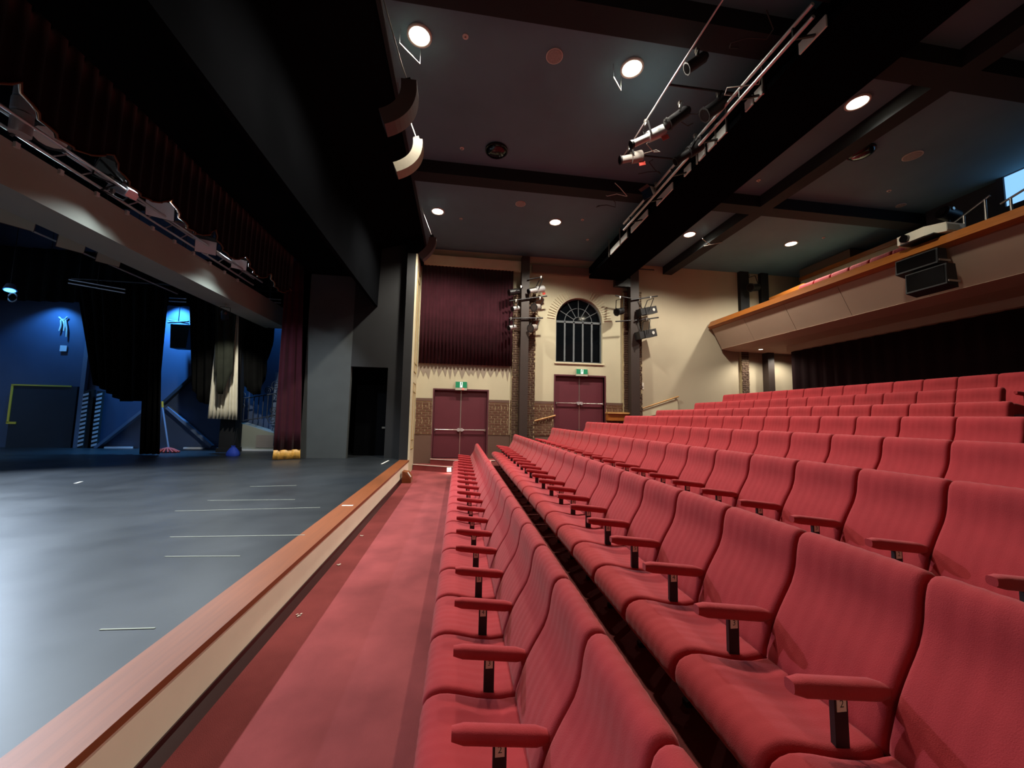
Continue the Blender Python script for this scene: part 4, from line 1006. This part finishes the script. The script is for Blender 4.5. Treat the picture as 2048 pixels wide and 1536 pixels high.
# hanging loudspeaker in the blue light
ls = empty('wing_loudspeaker', S(357, 668, 15.9), 'dark loudspeaker hanging in front of the bright blue wall', 'loudspeaker')
a_, b_ = S(341,648,15.7), S(375,697,15.7)
MB().prism([(a_.x, 15.7, a_.z), (b_.x, 15.7, a_.z), (b_.x-.06, 15.7, b_.z), (a_.x+.06, 15.7, b_.z)], (0, .4, 0)).build('cabinet', 'speaker_black', ls)
MB().cyl(S(336,645,15.75), S(378,643,15.75), .03, 8).cyl(S(338,640,15.75), S(378,648,15.75), .02, 8).build('hanging_bracket', 'steel_blue', ls)
MB().cyl(S(357,643,15.75), (S(357,643,15.75).x, 15.75, 9.79), .012, 6).build('suspension_wire', 'cable', ls)
# blue lamp
bl = empty('blue_lamp', S(20, 580, 14.6), 'glowing blue stage lamp with a looped cable', 'stage light')
c = wloc(bl); MB().cyl(c+Vector((0,0,.18)), c+Vector((.05,-.05,-.02)), .10, 12, .16).build('lamp_body', 'steel_blue', bl); MB().disc(c+Vector((.055,-.06,-.03)), (.25,-.25,-1), .13, 16).build('lens', 'blue_lamp', bl)
MB().tube([c+Vector((.1,0,-.1))+Vector((.13*math.sin(t), 0, -.15+.15*math.cos(t))) for t in [2*math.pi*i/12 for i in range(13)]], .018, 6).build('cable', 'cable_white', bl)
MB().cyl(c+Vector((0,0,.18)), (c.x, c.y, 9.79), .012, 6).build('suspension_pipe', 'black_metal', bl)
# pipe rails in the wings
for (u0, v0, u1, v1, Y_, lb) in ((137,566, 250,586, 14.4, 'pair of thin steel pipes carrying the wide black drape'), (518,603, 562,606, 14.4, 'short steel pipe hanging beside the house curtain'), (338,602, 372,604, 14.9, 'short stacked pipes hanging above the blue loudspeaker')):
    a_, b_ = S(u0, v0, Y_), S(u1, v1, Y_); r = empty('wing_pipe', a_, lb, 'pipe')
    for dz in (0, .12): MB().cyl(a_+Vector((0,0,dz)), b_+Vector((0,0,dz)), .02, 8).build('pipe', 'silver', r)
    m_ = (a_+b_)/2; MB().cyl(m_, (m_.x, m_.y, 9.79), .012, 6).build('drop_wire', 'cable', r)
# mop with bucket-red head, blue bag
mo = empty('mop', at(335, 905, Z=ST), 'red-headed mop with a pale blue handle leaning in the wings', 'mop')
b_ = wloc(mo); hd_ = MB()
for i in range(16):
    t = 2*math.pi*i/16; hd_.tube([b_+Vector((0,0,.16)), b_+Vector((.16*math.cos(t), .12*math.sin(t), .12)), b_+Vector((.36*math.cos(t), .2*math.sin(t), .02))], .03, 6)
hd_.build('mop_head', 'mop_red', mo)
MB().cyl(b_+Vector((.02,0,.14)), S(325, 815, b_.y+.6), .03, 8).build('handle', 'steel_blue', mo)
MB().cyl(S(325, 815, b_.y+.6), S(324.4, 803, b_.y+.62), .035, 8).build('grip', 'yellow_tape', mo)
bg = empty('blue_bag', at(465, 912, Z=ST), 'small blue cloth bag on the stage floor by the black column', 'bag')
b_ = wloc(bg); rows = []
for (z, R_) in ((.0, .18), (.05, .2), (.15, .17), (.25, .10), (.30, .05), (.34, .07)):
    rows.append([(b_.x+R_*(1+.12*math.sin(5*t))*math.cos(t), b_.y+R_*.8*math.sin(t), b_.z+z) for t in [2*math.pi*i/16 for i in range(16)]])
MB().grid(rows, True, True).build('pouch', 'bag_blue', bg); MB().tube([b_+Vector((.0,0,.34)), b_+Vector((.04,.02,.6)), b_+Vector((.02,.1,.9))], .012, 6).build('cord', 'cable', bg)
# stair unit with wrought iron railing
su = empty('stair_unit', (-8, 15.9, ST), 'grey stair unit with an ornate wrought iron railing in the wings', 'stairs')
x0, x1 = S(474,890,15.7).x, S(549,890,15.7).x
zt = S(476,848,15.7).z
MB().prism([(x0, 15.7, ST), (x1, 15.7, ST), (x1, 15.7, zt-.35), (x0, 15.7, zt+.05)], (0, .6, 0)).build('stair_body', 'bulkhead_grey', su)
MB().box(x0, x1+.02, 15.62, 15.7, ST, ST+.06).build('base_board', 'hazard_white', su)
MB().box((x0+x1)/2, x1, 15.68, 15.7, ST+.12, zt-.4).build('side_panel', 'speaker_grey', su)
rl = MB(); rt_ = lambda t: Vector((x0+(x1-x0)*t, 15.66, zt+.95+.25*t))
pts = [rt_(i/10) for i in range(11)]; rl.tube(pts, .028, 6)
rl.tube([p_-Vector((0,0,.85)) for p_ in pts], .022, 6); rl.build('rails', 'iron', su)
for i in range(9):
    p_ = rt_(i/8); MB().cyl(p_, p_-Vector((0,0,.88+.06*i/8)), .016, 6).build('baluster', 'iron', su)
sc_ = MB()
for (t_, dz, R_) in ((.92, -1.0, .22), (.92, -.65, .14), (.03, .12, .16), (.75, .16, .16), (.95, .3, .2), (.05, -.3, .14)):
    c_ = rt_(t_)+Vector((0,-.03,dz)); sc_.tube([c_+Vector((R_*(1-a/14)*math.cos(a), 0, R_*(1-a/14)*math.sin(a))) for a in [i*.5 for i in range(26)]], .016, 5)
sc_.build('scrollwork', 'iron', su)
MB().cyl(rt_(1), (x1, 15.66, ST+.2), .035, 8).build('newel_post', 'iron', su)
bp = S(556, 745, 16.2); tag(MB().box(S(549,800,16.2).x, S(562,800,16.2).x, 16.1, 16.35, ST, bp.z).build('blue_pillar', 'steel_blue', org=(bp.x, 16.2, ST)), 'blue-lit square pillar beside the stair railing', 'pillar')

# ================================================================== STAGE LIGHT (lamps on the truss, batten and wings, plus added floods and curtain lamp)
for i, (y, ty) in enumerate(((1.5, 1.5), (4.5, 4), (7.5, 7), (10.5, 10.5))):
    r = empty('wash_light', (-6.0, y, 6.3), 'white wash lantern hung %s on the stage truss' % ['beyond the near end', 'near the tall silver can', 'in the middle', 'towards the far end'][i], 'stage light', 'wash lanterns on the stage truss')
    MB().cyl((-6.0, y, 6.45), (-5.98, y, 6.2), .08, 12, .12).build('lamp_body', 'black_metal', r); MB().disc((-5.978, y, 6.195), (.1,0,-1), .1, 16).build('lens', 'warm_lens', r); MB().bar((-6.0, y, 6.4), (-6.3, y, 6.0), .03, .03).build('bracket', 'black_metal', r)
    spot('lamp', (-5.97, y, 6.15), (-3.4, ty, ST), STAGE_W, (.82, .92, 1.0), r, size=124, blend=1.0)
for i, (x, y, z, tx_, ty_, tz_, wt, sz) in enumerate(((-11.1, 15.75, 6.6, -10.9, 16.4, 3.4, 1700, 80), (-15, 15.7, 6.2, -15.4, 16.4, 2.2, 260, 110), (-12.6, 11.2, 6.4, -6.5, 6, ST, 3000, 72), (-7.0, 15.7, 7.0, -6.6, 16.4, 3.5, 160, 90))):
    r = empty('blue_wash', (x, y, z), 'blue wash lantern %s' % ['over the bright blue patch of the stage wall', 'over the yellow-taped stage door', 'over the upstage floor', 'over the stair railing'][i], 'stage light', 'blue wash lanterns over the stage')
    MB().cyl((x, y, z+.15), (x, y, z-.1), .09, 12, .13).build('lamp_body', 'black_metal', r); MB().disc((x, y, z-.105), (0,0,-1), .11, 16).build('lens', 'blue_lamp', r); MB().cyl((x, y, z+.15), (x, y, 9.79), .01, 6).build('suspension_wire', 'cable', r)
    spot('lamp', (x, y, z-.14), (tx_, ty_, tz_), wt, (.08, .40, 1.0) if i != 2 else (.66, .81, 1.0), r, size=sz, blend=.6)

for i, y in enumerate((2.0, 6.5, 11.0)):  # unseen floods added so the rear wall reflects in the stage floor
    r = empty('added_cyc_flood', (-15.5, y, 7.6), 'unseen added cool white flood over the rear stage wall, %s' % ['on the near side', 'in the middle', 'on the far side'][i], 'stage light', 'added floods over the rear stage wall')
    MB().cyl((-15.5, y, 7.8), (-15.6, y, 7.55), .09, 12, .14).build('lamp_body', 'black_metal', r); MB().disc((-15.605, y, 7.54), (-.4,0,-1), .12, 16).build('lens', 'blue_lamp', r); MB().cyl((-15.5, y, 7.8), (-15.5, y, 9.79), .01, 6).build('suspension_wire', 'cable', r)
    spot('lamp', (-15.62, y, 7.5), (-17.7, y, 3.5), 500, (.62, .8, 1.0), r, size=120, blend=.6)

wl_ = luminaire('can', (-6.9, 12.0, 4.72), (-1.3, 2.7, -1.6), 'added black can lantern under the grey bulkhead beam, brightening the white curtain', None, .3, .09, hp=(-6.9, 12.0, 5.0), lens='warm_lens')  # lamp added to brighten the white curtain in the wings
spot('lamp', (-7.02, 12.25, 4.57), (-8.3, 14.8, 2.6), 260, (1.0, .97, .88), wl_, size=60, blend=.7)
